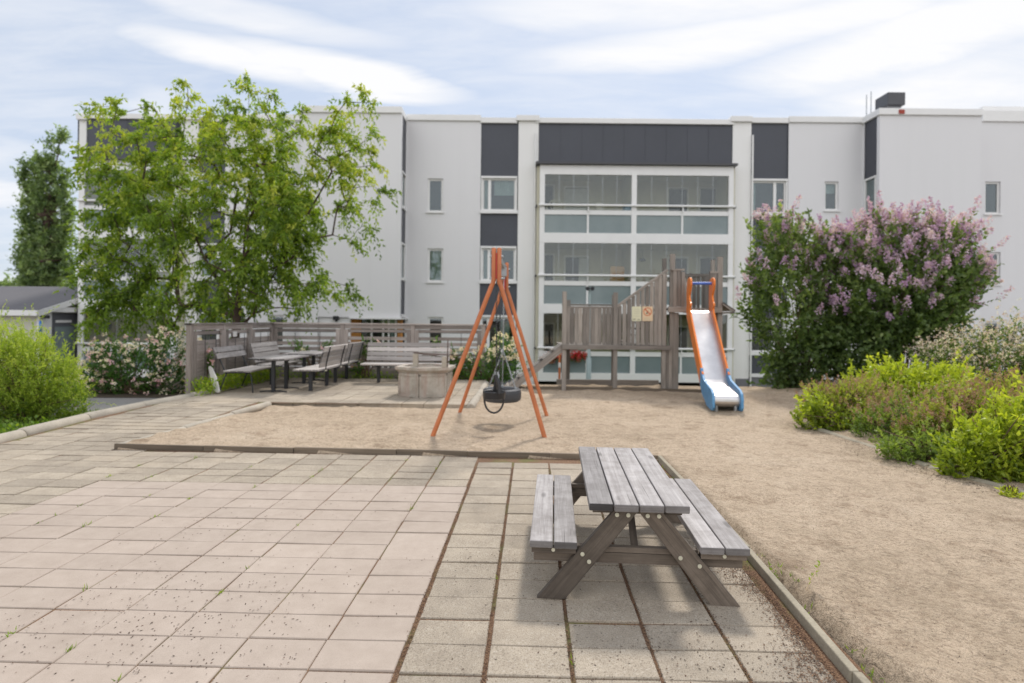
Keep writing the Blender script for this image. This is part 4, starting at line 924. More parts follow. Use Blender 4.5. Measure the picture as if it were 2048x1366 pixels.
def boards(x0, x1, zb, ztop, Y, name='board_panel', gap=.012, w=.088, th=.022, skip=None):
    m = MB(); X = x0; k = 0
    while X < x1 - .03:
        e = min(X + w, x1); zt = ztop(X + w / 2) if callable(ztop) else ztop; g = rnd.uniform(.2, 1.9) * gap; m.box(X, e - g * .5, Y - th + rnd.uniform(-.002, .002), Y + rnd.uniform(-.001, .001), zb + rnd.uniform(-.004, .006), zt + rnd.uniform(-.004, .004)); X = e + g * .5; k += 1
    return m.build(name, 'tower_wood', tw)
zr1 = PZ(614, 1175)
boards(PX(1132), PX(1225), z_lo + .002, zr1 - .02, YT + .0, w=.077, gap=.008)
m = MB(); m.beam((PX(1125), YT + .005, zr1 - .005), (PX(1232), YT + .005, zr1 - .005), .06, .035); m.build('top_rail', 'tower_wood', tw, bevel=.003)
m = MB(); m.beam((PX(1133), YR, PZ(610, 1175, YR)), (PX(1230, 700, YR), YR, PZ(610, 1175, YR)), .05, .04); m.build('top_rail', 'tower_wood', tw)
sl = (PZ(542, 1331) - PZ(612, 1234)) / (PX(1331) - PX(1234)); zsl = lambda X: PZ(612, 1234) + sl * (X - PX(1234))
boards(PX(1235), PX(1332), z_lo + .002, lambda X: zsl(X) - .03, YT, w=.083, gap=.017)
m = MB(); m.beam((PX(1233), YT - .005, zsl(PX(1233))), (PX(1334), YT - .005, zsl(PX(1334))), .06, .05); m.build('sloping_rail', 'tower_wood', tw, bevel=.003)
m = MB()
for k in range(6): m.box(PX(1240) + .16 * k, PX(1240) + .16 * k + .15, YT + .03, YR - .05, z_lo + .13 * k + .06, z_lo + .13 * k + .09)
m.build('stair_tread', 'tower_wood', tw)
zu = PZ(614, 1390); zu0 = PZ(625, 1390); xa, xb_ = PX(1338, 600), PX(1443, 600)
m = MB(); m.beam((xa - .03, YT - .03, (zu + zu0) / 2), (PX(1372, 600), YT - .03, (zu + zu0) / 2), .05, zu - zu0); m.beam((PX(1419, 600), YT - .03, (zu + zu0) / 2), (xb_, YT - .03, (zu + zu0) / 2), .05, zu - zu0); m.beam((PX(1368, 600), YT + .03, (zu + zu0) / 2 - .02), (PX(1423, 600), YT + .03, (zu + zu0) / 2 - .02), .05, .09); m.build('platform_beam', 'tower_wood', tw, bevel=.003)
m = MB(); yy = YT + .06
while yy < YR + .15: m.box(xa, xb_, yy, yy + .095, zu - .05, zu - .022); yy += .1
m.build('platform_floor', 'tower_wood', tw)
ztp = PZ(541, 1390)
boards(PX(1345, 600), PX(1362, 600), zu, ztp, YT, w=.082, gap=.004); boards(PX(1424, 600), PX(1434, 600), zu, PZ(546, 1430), YT, w=.08, gap=.004)
for (qa, qb) in ((1362, 1369), (1418.5, 1424.5)): m = MB(); m.box(PX(qa, 600), PX(qb, 600), YT - .03, YT + .04, zu, PZ(544, 1390)); m.build('post', 'tower_wood', tw, bevel=.003)
m = MB(); m.box(PX(1341, 600), PX(1368, 600), YT - .035, YT + .03, ztp - .005, ztp + .03); m.box(PX(1419, 600), PX(1436, 600), YT - .035, YT + .03, PZ(546, 1430) - .005, PZ(546, 1430) + .03); m.build('top_rail', 'tower_wood', tw)
boards(PX(1366, 600, YR + .1), PX(1427, 600, YR + .1), zu, PZ(552, 1390, YR + .1), YR + .12, w=.088, gap=.026)
m = MB(); m.box(PX(1360, 600, YR + .1), PX(1430, 600, YR + .1), YR + .06, YR + .1, PZ(553, 1390, YR), PZ(547, 1390, YR)); m.build('top_rail', 'tower_wood', tw)
boards(PX(1346, 700), PX(1358, 700), -.15, zu0 - .01, YT + .02, w=.115, gap=.002); boards(PX(1330, 700), PX(1344, 700), -.15, z_lo0, YT + .03, w=.08, gap=.002)
m = MB()
for k in range(11): m.box(xb_ + .012, xb_ + .034, YT + .12 + .1 * k, YT + .21 + .1 * k, zu - .1, PZ(546, 1430)); m.box(xa - .034, xa - .012, YT + .12 + .1 * k, YT + .21 + .1 * k, zu + .75, ztp) if False else None
m.build('board_panel', 'tower_wood', tw)
m = MB()
m.box(PX(1427, 700), PX(1444, 700), YT + .1, YT + .13, -.15, zu0)
m.build('board_panel', 'tower_wood', tw)
# little shelf roof sticking out on the right
m = MB(); m.beam((xb_ + .02, YT - .02, PZ(607, 1446)), (xb_ + .26, YT - .02, PZ(624, 1467)), .03, .05); m.beam((xb_ + .02, YT + .9, PZ(607, 1446)), (xb_ + .26, YT + .9, PZ(624, 1467)), .03, .05); m.beam((xb_ + .02, YT + .44, PZ(605, 1446)), (xb_ + .27, YT + .44, PZ(621, 1467)), .95, .02); m.beam((xb_, YT - .02, PZ(626, 1446)), (xb_ + .25, YT - .02, PZ(625, 1467)), .03, .04); m.build('side_ledge', 'tower_wood', tw)
# ramp with cleats
p0, p1 = Vector((PX(1126) - .02, YT + .02, z_lo - .02)), Vector((PX(1010, 775), YT + .02, -.04)); d = (p1 - p0).normalized(); up = Vector((-d.z, 0, d.x)) * -1
if up.z < 0: up = -up
for yy in (YT - .0, YT + .62, ):
    m = MB(); m.beam(p0 + Vector((0, yy - YT, 0)) - up * .05, p1 + Vector((0, yy - YT, 0)) - up * .05, .04, .12, up); m.build('ramp_side', 'tower_wood', tw, bevel=.003)
m = MB()
for k in range(7): y0_ = YT + .03 + k * .085; m.beam(p0 + Vector((0, .05 + k * .085, 0)) + up * .012, p1 + Vector((0, .05 + k * .085, 0)) + up * .012, .08, .022, up)
m.build('ramp_deck', 'tower_wood', tw)
for k in range(5):
    c = p0.lerp(p1, .14 + .2 * k) + up * .042; m = MB(); m.beam(c + Vector((0, -.03, 0)), c + Vector((0, .62, 0)), .045, .035, up); m.build('ramp_cleat', 'tower_wood', tw, bevel=.003)
m = MB(); m.box(PX(1122), PX(1345), YR - .1, YR - .04, -.06, .10); m.build('ground_beam', 'tower_wood', tw, bevel=.004)
# the two plates on the sloping boards
def plate(x0, x1, y0, y1, name, mat, label):
    a, b = W(x0, y1, YT - .03), W(x1, y0, YT - .03); tg = thing(name, ((a.x + b.x) / 2, YT - .03, a.z), label, 'sign'); r = .018; pts = []
    for (cx__, cz__, s0) in ((b.x - r, b.z - r, 0), (a.x + r, b.z - r, 90), (a.x + r, a.z + r, 180), (b.x - r, a.z + r, 270)):
        pts += [(cx__ + r * math.cos(R(s0 + q)), cz__ + r * math.sin(R(s0 + q))) for q in (0, 30, 60, 90)]
    m = MB(); m.prism(pts, 'y', YT - .033, YT - .028); m.build('plate', mat, tg); return tg, a, b
tg, a, b = plate(1263.5, 1282.5, 613, 642, 'text_sign', 'sign_cream', 'pale rectangular notice of small print, left one on the sloping boards')
w_, h_ = b.x - a.x, b.z - a.z; m = MB()
for k, (u0, u1, v) in enumerate(((.18, .82, .80), (.16, .84, .66), (.22, .8, .52), (.18, .82, .34))):
    m.box(a.x + w_ * u0, a.x + w_ * u1, YT - .035, YT - .0335, a.z + h_ * v - .003, a.z + h_ * v + .003)
m.build('print', 'sign_faint_ink', tg)
m = MB(); m.box(a.x + w_ * .12, a.x + w_ * .42, YT - .035, YT - .0335, a.z + h_ * .1, a.z + h_ * .15); m.box(a.x + w_ * .62, a.x + w_ * .86, YT - .035, YT - .0335, a.z + h_ * .08, a.z + h_ * .13); m.build('print', 'sign_ink', tg)
tg, a, b = plate(1284.5, 1305.5, 613, 642, 'prohibition_sign', 'sign_peach', 'cream sign with red ring and slash, right one on the sloping boards')
w_, h_ = b.x - a.x, b.z - a.z; cx_, cz_ = (a.x + b.x) / 2, a.z + h_ * .64; rr = w_ * .41
m = MB(); n = 36
for i in range(n):
    A = [2 * math.pi * q / n for q in (i, i + 1)]; m.poly([(cx_ + r_ * math.cos(t), YT - .0345, cz_ + r_ * math.sin(t)) for (r_, t) in ((rr, A[0]), (rr, A[1]), (rr * .82, A[1]), (rr * .82, A[0]))][::-1])
m.beam((cx_ - rr * .62, YT - .0350, cz_ + rr * .62), (cx_ + rr * .62, YT - .0350, cz_ - rr * .62), .001, .022, (1, 0, 1)); m.build('prohibition_ring', 'sign_red', tg)
m = MB(); m.prism([(cx_ - .035, cz_ - .045), (cx_ - .005, cz_ - .05), (cx_ + .012, cz_ - .01), (cx_ + .03, cz_ - .02), (cx_ + .01, cz_ + .02), (cx_ - .012, cz_ + .0)], 'y', YT - .0340, YT - .0336); m.build('figure', 'sign_ink', tg)
m = MB(); m.box(a.x + w_ * .18, a.x + w_ * .72, YT - .0345, YT - .0335, a.z + h_ * .20, a.z + h_ * .225); m.box(a.x + w_ * .15, a.x + w_ * .8, YT - .0345, YT - .0335, a.z + h_ * .09, a.z + h_ * .13); m.build('print', 'sign_faint_ink', tg)

# slide: profile in (s, z), s measured down the slope from the tower
T0 = Vector((3.735, 11.40, 0)); T1 = Vector((3.425, 8.98, 0)); sd_ = (T1 - T0).normalized(); sn = Vector((-sd_.y, sd_.x, 0)) * -1       # sn points left as seen by the camera
if sn.x > 0: sn = -sn
sl_ = thing('slide', (3.43, 9.1, 0), 'steel slide with orange sides and blue foot, coming down from the tower', 'slide')
def SP(s, n, z): p = T0 + sd_ * s + sn * n; return Vector((p.x, p.y, z))
def sprism(poly, n0, n1):
    m = MB(); k = len(poly); A = [SP(s, n0, z) for s, z in poly]; B = [SP(s, n1, z) for s, z in poly]; base = 0; m.v = [tuple(p) for p in A + B]
    fs = [list(range(k)), list(range(k, 2 * k))[::-1]] + [[(i + 1) % k, i, k + i, k + (i + 1) % k] for i in range(k)]
    for f in fs: m.f.append(f); m.uv.append([(0, 0)] * len(f)); m.tone.append(.5); m.sm.append(False)
    return m
hwd = .20
cp = [(-.05, 1.632), (.10, 1.625), (.17, 1.59)] + [(.17 + (1.42 - .17) * u, 1.59 + (.47 - 1.59) * u) for u in (.25, .5, .75, 1)] + [(1.50, .405), (1.58, .355), (1.68, .32), (1.85, .295), (2.10, .27), (2.26, .245)]
cp += [(2.26 + .10 * math.sin(t), .145 + .10 * math.cos(t)) for t in np.linspace(.3, 2.9, 9)]
m = MB()
for (s0, z0), (s1, z1) in zip(cp, cp[1:]): m.poly([SP(s0, hwd, z0), SP(s1, hwd, z1), SP(s1, -hwd, z1), SP(s0, -hwd, z0)], smooth=True); 
for (s0, z0), (s1, z1) in zip(cp[:-7], cp[1:-6]): m.poly([SP(s0, hwd, z0 - .012), SP(s0, -hwd, z0 - .012), SP(s1, -hwd, z1 - .012), SP(s1, hwd, z1 - .012)])
m.build('chute', 'slide_steel', sl_)
up_ = .13
side = [(.02, 1.50), (1.48, .24), (1.60, .30), (1.58, .52), (1.50, .58), (.36, 1.60), (.34, 1.66), (.40, 1.72), (.39, 1.77), (.33, 1.80), (.27, 1.87), (.27, 1.93), (.36, 2.02), (.42, 2.12), (.42, 2.20), (.36, 2.255), (.25, 2.275), (.10, 2.26), (.02, 2.20), (-.02, 2.05), (-.02, 1.60)]
for n0 in (hwd, -hwd - .035): sprism(side, n0, n0 + .035).build('side_panel', 'orange_slide', sl_, bevel=.008)
blue = [(1.44, .30), (1.42, .60), (1.50, .60), (1.58, .50), (1.72, .42), (2.08, .36), (2.30, .325), (2.40, .27), (2.44, .18), (2.44, .05), (2.40, .0), (2.28, -.01), (1.98, .02), (1.85, .08), (1.62, .16)]
for n0 in (hwd - .002, -hwd - .040): sprism(blue, n0, n0 + .042).build('foot_panel', 'blue_plastic', sl_, bevel=.008)
m = MB(); m.tube([SP(.22, hwd, 2.16), SP(.22, -hwd, 2.16)], .028, 12); m.build('grab_bar', 'blue_bar', sl_)
m = MB(); m.tube([SP(2.3, .15, -.25), SP(2.3, .15, .10)], .03, 8); m.tube([SP(2.3, -.15, -.25), SP(2.3, -.15, .10)], .03, 8); m.build('foot', 'galvanised', sl_)

# ------------------------------------------------------------------ seating corner
PZ0 = .052
def make_bench(L, label, loc, rz):
    t_ = thing('park_bench', (0, 0, 0), label, 'bench', 'benches with black steel legs in the seating corner')
    for k in range(4): y = -.24 + k * .122; local('seat_slat', lambda m: m.box(-L / 2, L / 2, y, y + .108, .385, .415), 'bench_wood', t_, .003)
    for k in range(4):
        z = .45 + k * .098; y = .262 + .026 * k; local('back_slat', lambda m: m.beam((-L / 2, y, z + .045), (L / 2, y, z + .045), .026, .088, (0, .26, 1)), 'bench_wood', t_, .003)
    for x in (-L * .32, L * .32):
        local('leg', lambda m: (m.box(x - .03, x + .03, -.02, .04, 0, .37), m.box(x - .03, x + .03, -.2, .25, .355, .384)), 'black_steel', t_, .004)
        local('back_strap', lambda m: m.tube([(x, .22, .37), (x, .285, .40), (x, .30, .50), (x, .325, .62), (x, .355, .74), (x, .375, .82)], .011, 6), 'black_steel', t_)
        local('bolt', lambda m: m.tube([(x, .275, .385), (x, .31, .385)], .012, 8), 'washer_metal', t_)
    t_.location = (*loc, PZ0); t_.rotation_euler.z = R(rz); return t_
make_bench(1.2, 'slatted bench behind the tables, against the corner of the fence', (-4.85, 11.93), 89)
make_bench(1.3, 'slatted bench seen from behind, nearest of the two at the right of the tables', (-3.72, 10.98), -92)
make_bench(1.2, 'slatted bench seen from behind, farther of the two at the right of the tables', (-3.71, 12.36), -91)
make_bench(1.80, 'longest slatted bench, facing the camera in front of the fence, behind the planter', (-2.24, 12.04), -1.4)
# the older bench with slanting bar legs and an open back
t_ = thing('park_bench', (0, 0, 0), 'weathered bench with two back boards and thin slanting legs, left end', 'bench'); L = 1.15
for k in range(4): y = -.27 + k * .125; local('seat_slat', lambda m: m.box(-L / 2, L / 2, y, y + .110, .375, .402), 'bench_wood', t_, .003)
for k in range(2): local('back_slat', lambda m: m.beam((-L / 2, .335 + k * .05, .655 + k * .108), (L / 2, .335 + k * .05, .655 + k * .108), .025, .10, (0, .42, 1)), 'weathered_table_wood', t_, .003)
for x in (-L * .42, L * .36):
    local('leg', lambda m: m.tube([(x, -.28, 0), (x, -.25, .30), (x, -.22, .36), (x, .22, .36)], .013, 6), 'black_steel', t_)
    local('leg', lambda m: m.tube([(x, .33, 0), (x, .19, .36), (x, .22, .38), (x, .40, .80)], .013, 6), 'black_steel', t_)
t_.location = (-4.93, 10.70, PZ0); t_.rotation_euler.z = R(91)
def make_table(L, Wd, label, loc, rz):
    t_ = thing('garden_table', (0, 0, 0), label, 'table', 'slatted tables in the seating corner'); n = 6
    for k in range(n): x = -Wd / 2 + k * Wd / n; local('tabletop_slat', lambda m: m.box(x, x + Wd / n - .012, -L / 2, L / 2, .598, .628), 'weathered_table_wood', t_, .003)
    for y in (-L * .24, L * .24):
        local('leg', lambda m: (m.box(-.03, .03, y - .03, y + .03, 0, .575), m.box(-Wd * .42, Wd * .42, y - .025, y + .025, .57, .597)), 'black_steel', t_, .004)
        local('foot', lambda m: m.tube([(-.25, y, .006), (-.12, y, .022), (.12, y, .022), (.25, y, .006)], .012, 6), 'black_steel', t_)
    t_.location = (*loc, PZ0); t_.rotation_euler.z = R(rz)
make_table(1.12, .68, 'slatted wooden table on black posts, nearer of the two', (-4.32, 10.62), -2)
make_table(1.05, .68, 'slatted wooden table on black posts, farther one by the fence', (-4.28, 12.02), -2)
# octagonal concrete planter used as a grill
pc = Vector((-1.54, 10.25, PZ0)); pl = thing('concrete_grill', pc, 'hexagonal stained concrete grill block with grate and iron rod, on the patio', 'grill')
def hexring(m, r0, r1, z0, z1, a0=-95, tone=.5):
    A = [R(a0 + 60 * k) for k in range(6)]
    for k in range(6):
        p, q = A[k], A[(k + 1) % 6]; m.poly([(pc.x + r0 * math.cos(p), pc.y + r0 * math.sin(p), z0), (pc.x + r0 * math.cos(q), pc.y + r0 * math.sin(q), z0), (pc.x + r1 * math.cos(q), pc.y + r1 * math.sin(q), z1), (pc.x + r1 * math.cos(p), pc.y + r1 * math.sin(p), z1)])
m = MB(); z = PZ0
for (r0, r1, z0, z1) in ((.49, .49, 0, .40), (.49, .50, .40, .42), (.50, .56, .42, .47), (.56, .56, .47, .515), (.56, .42, .515, .52), (.42, .42, .52, .40)): hexring(m, r0, r1, z + z0, z + z1)
for k in range(6):                                          # framed joints at each corner
    a_ = R(-95 + 60 * k); b_ = R(-95 + 60 * (k + 1)); P = lambda u, r=.493: Vector((pc.x + r * (math.cos(a_) * (1 - u) + math.cos(b_) * u), pc.y + r * (math.sin(a_) * (1 - u) + math.sin(b_) * u), 0))
    for u0, u1, z0, z1 in ((.0, .06, .02, .40), (.94, 1, .02, .40), (.0, 1, .365, .40), (.0, 1, .0, .03)):
        a3, b3 = P(u0), P(u1); o_ = (P(.5) - pc); o_.z = 0; o_ = o_.normalized() * .012; m.obox(a3 + Vector((0, 0, z + z0)), b3 - a3, o_, (0, 0, z1 - z0), .5)
m.build('block', 'planter_concrete', pl)
m = MB()
for k in range(6):
    a_ = R(-95 + 60 * k); m.box(pc.x + .498 * math.cos(a_) - .006, pc.x + .498 * math.cos(a_) + .006, pc.y + .498 * math.sin(a_) - .006, pc.y + .498 * math.sin(a_) + .006, z, z + .41, .5)
m.build('joint', 'earth', pl)
m = MB(); m.poly([(pc.x + .425 * math.cos(R(-95 + 60 * k)), pc.y + .425 * math.sin(R(-95 + 60 * k)), z + .49) for k in range(6)]); m.build('ash_bed', 'ash', pl)
m = MB(); p = W(832, 722, 9.95); m.box(p.x - .05, p.x + .04, p.y - .05, p.y + .05, z + .515, p.z + .13); q_ = W(888, 722, 9.95); m.box(q_.x - .035, q_.x + .045, q_.y - .05, q_.y + .05, z + .515, q_.z + .08); m.build('stone_block', 'concrete_kerb', pl, bevel=.01)
m = MB(); m.beam((p.x - .04, p.y, p.z + .145), (p.x + .30, p.y + .2, p.z + .08), .10, .015); m.tube([(q_.x + .06, q_.y, z + .5), (q_.x + .065, q_.y, W(896, 679, 9.95).z)], .011, 6); m.tube([(p.x - .03, p.y - .03, p.z + .15), (q_.x + .3, q_.y, p.z + .10)], .008, 6)
for k in range(6): m.tube([(p.x + .1 + .05 * k, p.y + .0, p.z + .10), (p.x + .15 + .05 * k, p.y + .35, p.z + .10)], .005, 4)
m.build('grate', 'grill_rust', pl)
m = MB(); a3 = W(421, 731, 10.25); b3 = W(436, 782, 10.05); ax_ = (Vector((a3.x, a3.y, a3.z)) - Vector((b3.x, b3.y, PZ0 + .01))); ln_ = ax_.length; sdx = Vector((.9, -.35, .25)); sdx = (sdx - ax_ * sdx.dot(ax_) / ln_ ** 2).normalized(); nn_ = sdx.cross(ax_).normalized() * .012; b0_ = Vector((b3.x, b3.y, PZ0 + .01)); pp_ = [b0_ + ax_ * u + sdx * w_ for u, w_ in ((0, .02), (.03, .05), (.5, .06), (.9, .02), (1, -.02), (.95, -.05), (.5, -.065), (.1, -.05))]; m.poly([p + nn_ for p in pp_]); m.poly([p - nn_ for p in pp_][::-1]); [m.poly([pp_[i] + nn_, pp_[i] - nn_, pp_[(i + 1) % 8] - nn_, pp_[(i + 1) % 8] + nn_]) for i in range(8)]; o = m.build('leaning_board', 'white_board'); tag(o, 'white rounded board leaning on the fence beside the left bench', 'board')

# fence: two runs of framed slat panels with trellis bars
def fence(A, B, n, label, grp, gap_from, posts):
    A, B = Vector((*A, 0)), Vector((*B, 0)); d = (B - A); Lf = d.length; d.normalize(); nn = Vector((d.y, -d.x, 0)); zt = 1.245
    f = thing('slat_fence', A, label, 'fence', grp)
    for k in range(n + 1):
        c = A + d * Lf * k / n; m = MB(); m.beam(c + Vector((0, 0, -.1)), c + Vector((0, 0, zt + .02)), .09, .09, d); m.build('post', 'grey_fence_wood', f, bevel=.004)
    m = MB(); m.beam(A + Vector((0, 0, zt + .035)) - d * .06, B + Vector((0, 0, zt + .035)) + d * .06, .13, .03); m.build('top_rail', 'grey_fence_wood', f, bevel=.003)
    for k in range(n):
        a, b = A + d * (Lf * k / n + .05), A + d * (Lf * (k + 1) / n - .05); m = MB()
        m.beam(a + Vector((0, 0, zt - .03)) + nn * .02, b + Vector((0, 0, zt - .03)) + nn * .02, .03, .09); m.beam(a + Vector((0, 0, zt - .13)) + nn * .0, b + Vector((0, 0, zt - .13)), .02, .075)
        for u in (a + d * .045, b - d * .045): m.beam(u + Vector((0, 0, .12)) + nn * .035, u + Vector((0, 0, zt - .09)) + nn * .035, .028, .09, d)
        z_ = zt - .30; dz = .125
        while z_ > .15:
            tight = gap_from < .5
            w_ = .078 if z_ > gap_from else (.062 if gap_from > .5 else .074); m.beam(a + Vector((0, 0, z_)), b + Vector((0, 0, z_)), .02, w_); z_ -= .082 if tight else (dz if z_ > gap_from else .082)
        m.beam(a + Vector((0, 0, .08)) + nn * .01, b + Vector((0, 0, .08)) + nn * .01, .03, .17); m.build('slat_panel', 'grey_fence_wood', f)
        m = MB(); q0, q1 = a.lerp(b, .33), a.lerp(b, .70)
        for u in (q0, q1): m.tube([u + nn * .06 + Vector((0, 0, .06)), u + nn * .06 + Vector((0, 0, zt - .16))], .006, 5)
        m.tube([a.lerp(b, .14) + nn * .06 + Vector((0, 0, zt - .16)), a.lerp(b, .9) + nn * .06 + Vector((0, 0, zt - .16))], .006, 5); m.build('trellis', 'black_steel', f)
    return f
fence((-5.64, 9.97), (-5.56, 13.2), 3, 'short run of grey slat fence going back along the left of the seats', 'slat fences around the seating corner', .2, 4)
fence((-5.56, 13.2), (-.66, 13.2), 3, 'long grey slat fence behind the benches, with see-through gaps', 'slat fences around the seating corner', .62, 4)
m = MB(); m.beam((-5.5, 13.08, .12), (-.6, 13.06, .12), .05, .26); m.beam((-5.5, 13.08, .37), (-.6, 13.06, .37), .045, .2) if False else None; struct('timber_edging', m, 'grey_fence_wood', bevel=.004)
m = MB(); p = W(453, 667, 11.4); m.box(-5.54, -5.53, 11.3, 11.45, 1.02, 1.12); tag(m.build('name_plate', 'white_board'), 'small white plate fixed to the left slat fence', 'plate')

# lamp post, marker stake
lp = thing('lamp_post', (fx(1178, 700, 19), 19, GZ), 'grey-green lamp post with two round heads behind the play tower', 'lamp post')
X = fx(1178, 700, 19); m = MB(); m.tube([(X - .01, 19, GZ), (X, 19, fz(1178, 718, 19)), (X, 19, fz(1178, 713, 19)), (X + .005, 19, fz(1178, 580, 19))], [.085, .085, .045, .035], 14); m.build('pole', 'lamp_pole', lp)
for s_ in (-1, 1):
    m = MB(); c = Vector((X + s_ * .08, 18.98, fz(1178, 577, 19))); m.tube([c + Vector((0, .08, 0)), c + Vector((0, -.09, -.01))], [.05, .07], 16); m.tube([c, Vector((X, 19, c.z))], .02, 6); m.build('lamp_head', 'black_steel', lp)
m = MB(); X = fx(1119, 740, 14.2); m.tube([(X, 14.2, -.6), (X, 14.2, fz(1119, 704, 14.2))], .03, 10); o = m.build('marker_stake', 'red_paint')
so = thing('marker_stake', (X, 14.2, -.6), 'thin red and white stake beside the play ramp', 'stake'); o.name = 'shaft'; o.parent = so; o.location = -Vector(so.location)
m = MB(); m.tube([(X, 14.2, fz(1119, 735, 14.2)), (X, 14.2, fz(1119, 725, 14.2))], .032, 10); m.build('band', 'white_board', so)
o.data.materials.clear(); o.data.materials.append(MATS['orange_paint'])

# ------------------------------------------------------------------ trees and shrubs
def E_(Y, *px, dr=1.0):
    """ellipsoids from outline measurements taken on the photograph: (x, y, rx, ry[, depth radius in m, shift in m])"""
    o = []
    for e in px:
        x, y, rx, ry = e[:4]; d = e[4] if len(e) > 4 else rx * Y / F * dr; sh_ = e[5] if len(e) > 5 else 0; c = W(x, y, Y + sh_); k = (Y + sh_) / F; o.append((c.x, c.y, c.z, rx * k, d, ry * k))
    return o
def grow(trunk, attract, r_tip=.006, power=2.2, pull=.35, seg=.35):
    """branch skeleton: every twig end is joined to the nearest branch, radii follow the number of twigs carried"""
    P = [Vector(p) for p in trunk[0]]; par = [-1] + list(range(len(P) - 1))
    for st in trunk[1:]:
        k = st[0]; 
        for p in st[1:]: P.append(Vector(p)); par.append(k); k = len(P) - 1
    c0 = P[len(trunk[0]) - 1]; order = sorted(range(len(attract)), key=lambda i: (Vector(attract[i]) - c0).length)
    arr = np.array([tuple(p) for p in P]); tips = {}
    for i in order:
        a = np.array(attract[i]); d = np.linalg.norm(arr - a, axis=1) + np.where(arr[:, 2] > a[2] + .25, 1.2, 0) + np.where(np.arange(len(arr)) < len(trunk[0]) - 1, 50, 0)
        k = int(np.argmin(d)); p = P[k]; v = Vector(a) - p; n = max(1, int(v.length / seg)); new = []
        for s in range(1, n + 1):
            u = s / n; q = p + v * u + Vector((0, 0, 1)) * (v.length * .12 * math.sin(math.pi * u)) + Vector(rng.normal(0, .03 * (u < 1), 3)); P.append(q); par.append(k); k = len(P) - 1; new.append(tuple(q))
        arr = np.vstack([arr, new]); tips[i] = k
    w = np.zeros(len(P)); 
    for k in tips.values():
        while k >= 0: w[k] += 1; k = par[k]
    rad = r_tip * np.maximum(w, .6) ** (1 / power); return P, par, rad, tips
def tube_tree(P, par, rad, name, mat, parent, n=6, minr=0):
    V = []; Fq = []
    for i, k in enumerate(par):
        if k < 0 or rad[i] < minr: continue
        a, b = P[k], P[i]; d = (b - a)
        if d.length < 1e-5: continue
        s = d.cross(Vector((.31, .2, 1))).normalized(); u = s.cross(d).normalized(); base = len(V); ra = min(rad[k], rad[i] * 1.35)
        for (c, r_) in ((a, ra), (b + d * .03, rad[i])):
            for q in range(n): t = 2 * math.pi * q / n; V.append(tuple(c + (s * math.cos(t) + u * math.sin(t)) * r_))
        for q in range(n): l = (q + 1) % n; Fq.append((base + q, base + l, base + n + l, base + n + q))
    return npmesh(name, np.array(V), np.array(Fq), np.full(len(V), .5), mat, parent, True)
def sprays(tips, outward, nsub, nleaf, length, droop, L, Wd, name, mat, parent, tone0, jit=.25, tj=.18):
    """leafy twigs fanning out of every branch end"""
    T = np.repeat(tips, nsub, 0); O_ = np.repeat(outward, nsub, 0); n = len(T); d = O_ * .6 + rng.normal(size=(n, 3)) * .75; d[:, 2] -= .05; d /= np.linalg.norm(d, axis=1, keepdims=True)
    ln = length * rng.uniform(.5, 1.25, n); tc = np.repeat(tone0, nsub) + rng.normal(0, tj, n)
    u = np.tile(np.linspace(.12, 1, nleaf), n); T2 = np.repeat(T, nleaf, 0); D2 = np.repeat(d, nleaf, 0); L2 = np.repeat(ln, nleaf); P = T2 + D2 * (u * L2)[:, None]; P[:, 2] -= droop * (u * L2) ** 2 * 2
    P += rng.normal(0, .02, P.shape); ld = D2 * .35 + rng.normal(size=P.shape) * .6; ld[:, 2] -= droop * .9; tn = np.repeat(tc, nleaf) + rng.normal(0, .12, len(P))
    return leaves(name, P, ld, L * rng.uniform(.65, 1.2, len(P)), Wd * rng.uniform(.7, 1.15, len(P)), tn, mat, parent)

# the broad young maple behind the fence
tb = Vector((-6.92, 14.2, -.75)); tree = thing('tree', tb, 'broad loose-leaved green tree standing behind the slat fence', 'tree')
ells = E_(14.3, (450, 440, 190, 155, 2.2), (285, 410, 100, 140, 1.8), (590, 430, 110, 140, 1.6), (460, 270, 145, 85, 1.8), (655, 300, 62, 85, 1.0), (275, 290, 80, 60, 1.3), (285, 575, 80, 62, 1.3), (560, 565, 145, 55, 1.4), (420, 600, 110, 38, 1.5), (250, 600, 50, 45, .9), (200, 480, 35, 80, .9), (215, 600, 25, 60, .6))
att, dd, rr_ = blobpts(430, ells, .2); extra = [(490, 158), (497, 180), (375, 172), (385, 200), (236, 206), (250, 225), (298, 212), (455, 200), (540, 190), (722, 185), (738, 205), (690, 205), (748, 265), (735, 300), (770, 385), (740, 400), (750, 330), (735, 455), (700, 480), (690, 420), (725, 350), (190, 215), (215, 220), (170, 330), (175, 480), (165, 540), (605, 225), (600, 620), (705, 590), (330, 640), (270, 650), (345, 655), (180, 640), (200, 310), (690, 240), (560, 232)]
ex = np.array([tuple(W(x, y, 14.3 + rng.uniform(-.8, .8))) for x, y in extra]); att = np.vstack([att, ex]); cc = np.array([tb.x + .2, 14.3, 3.4])
trunk = [[tb, tb + Vector((0, 0, .8)), (-6.90, 14.2, 1.0), (-6.86, 14.2, 1.55)], (3, (-7.25, 14.3, 2.1), (-7.8, 14.4, 2.9), (-8.2, 14.4, 3.8)), (3, (-6.75, 14.1, 2.2), (-6.6, 14.0, 3.1), (-6.6, 14.1, 4.2), (-6.4, 14.2, 5.2)), (2, (-6.55, 14.4, 1.5), (-6.2, 14.5, 2.3), (-5.7, 14.6, 3.2), (-5.2, 14.5, 4.1), (-4.6, 14.4, 5.1)), (5, (-7.4, 14.9, 3.6), (-7.3, 15.1, 4.8))]
P, par, rad, tips = grow(trunk, att, .0058, 2.15); tube_tree(P, par, rad, 'trunk', 'bark', tree, 7)
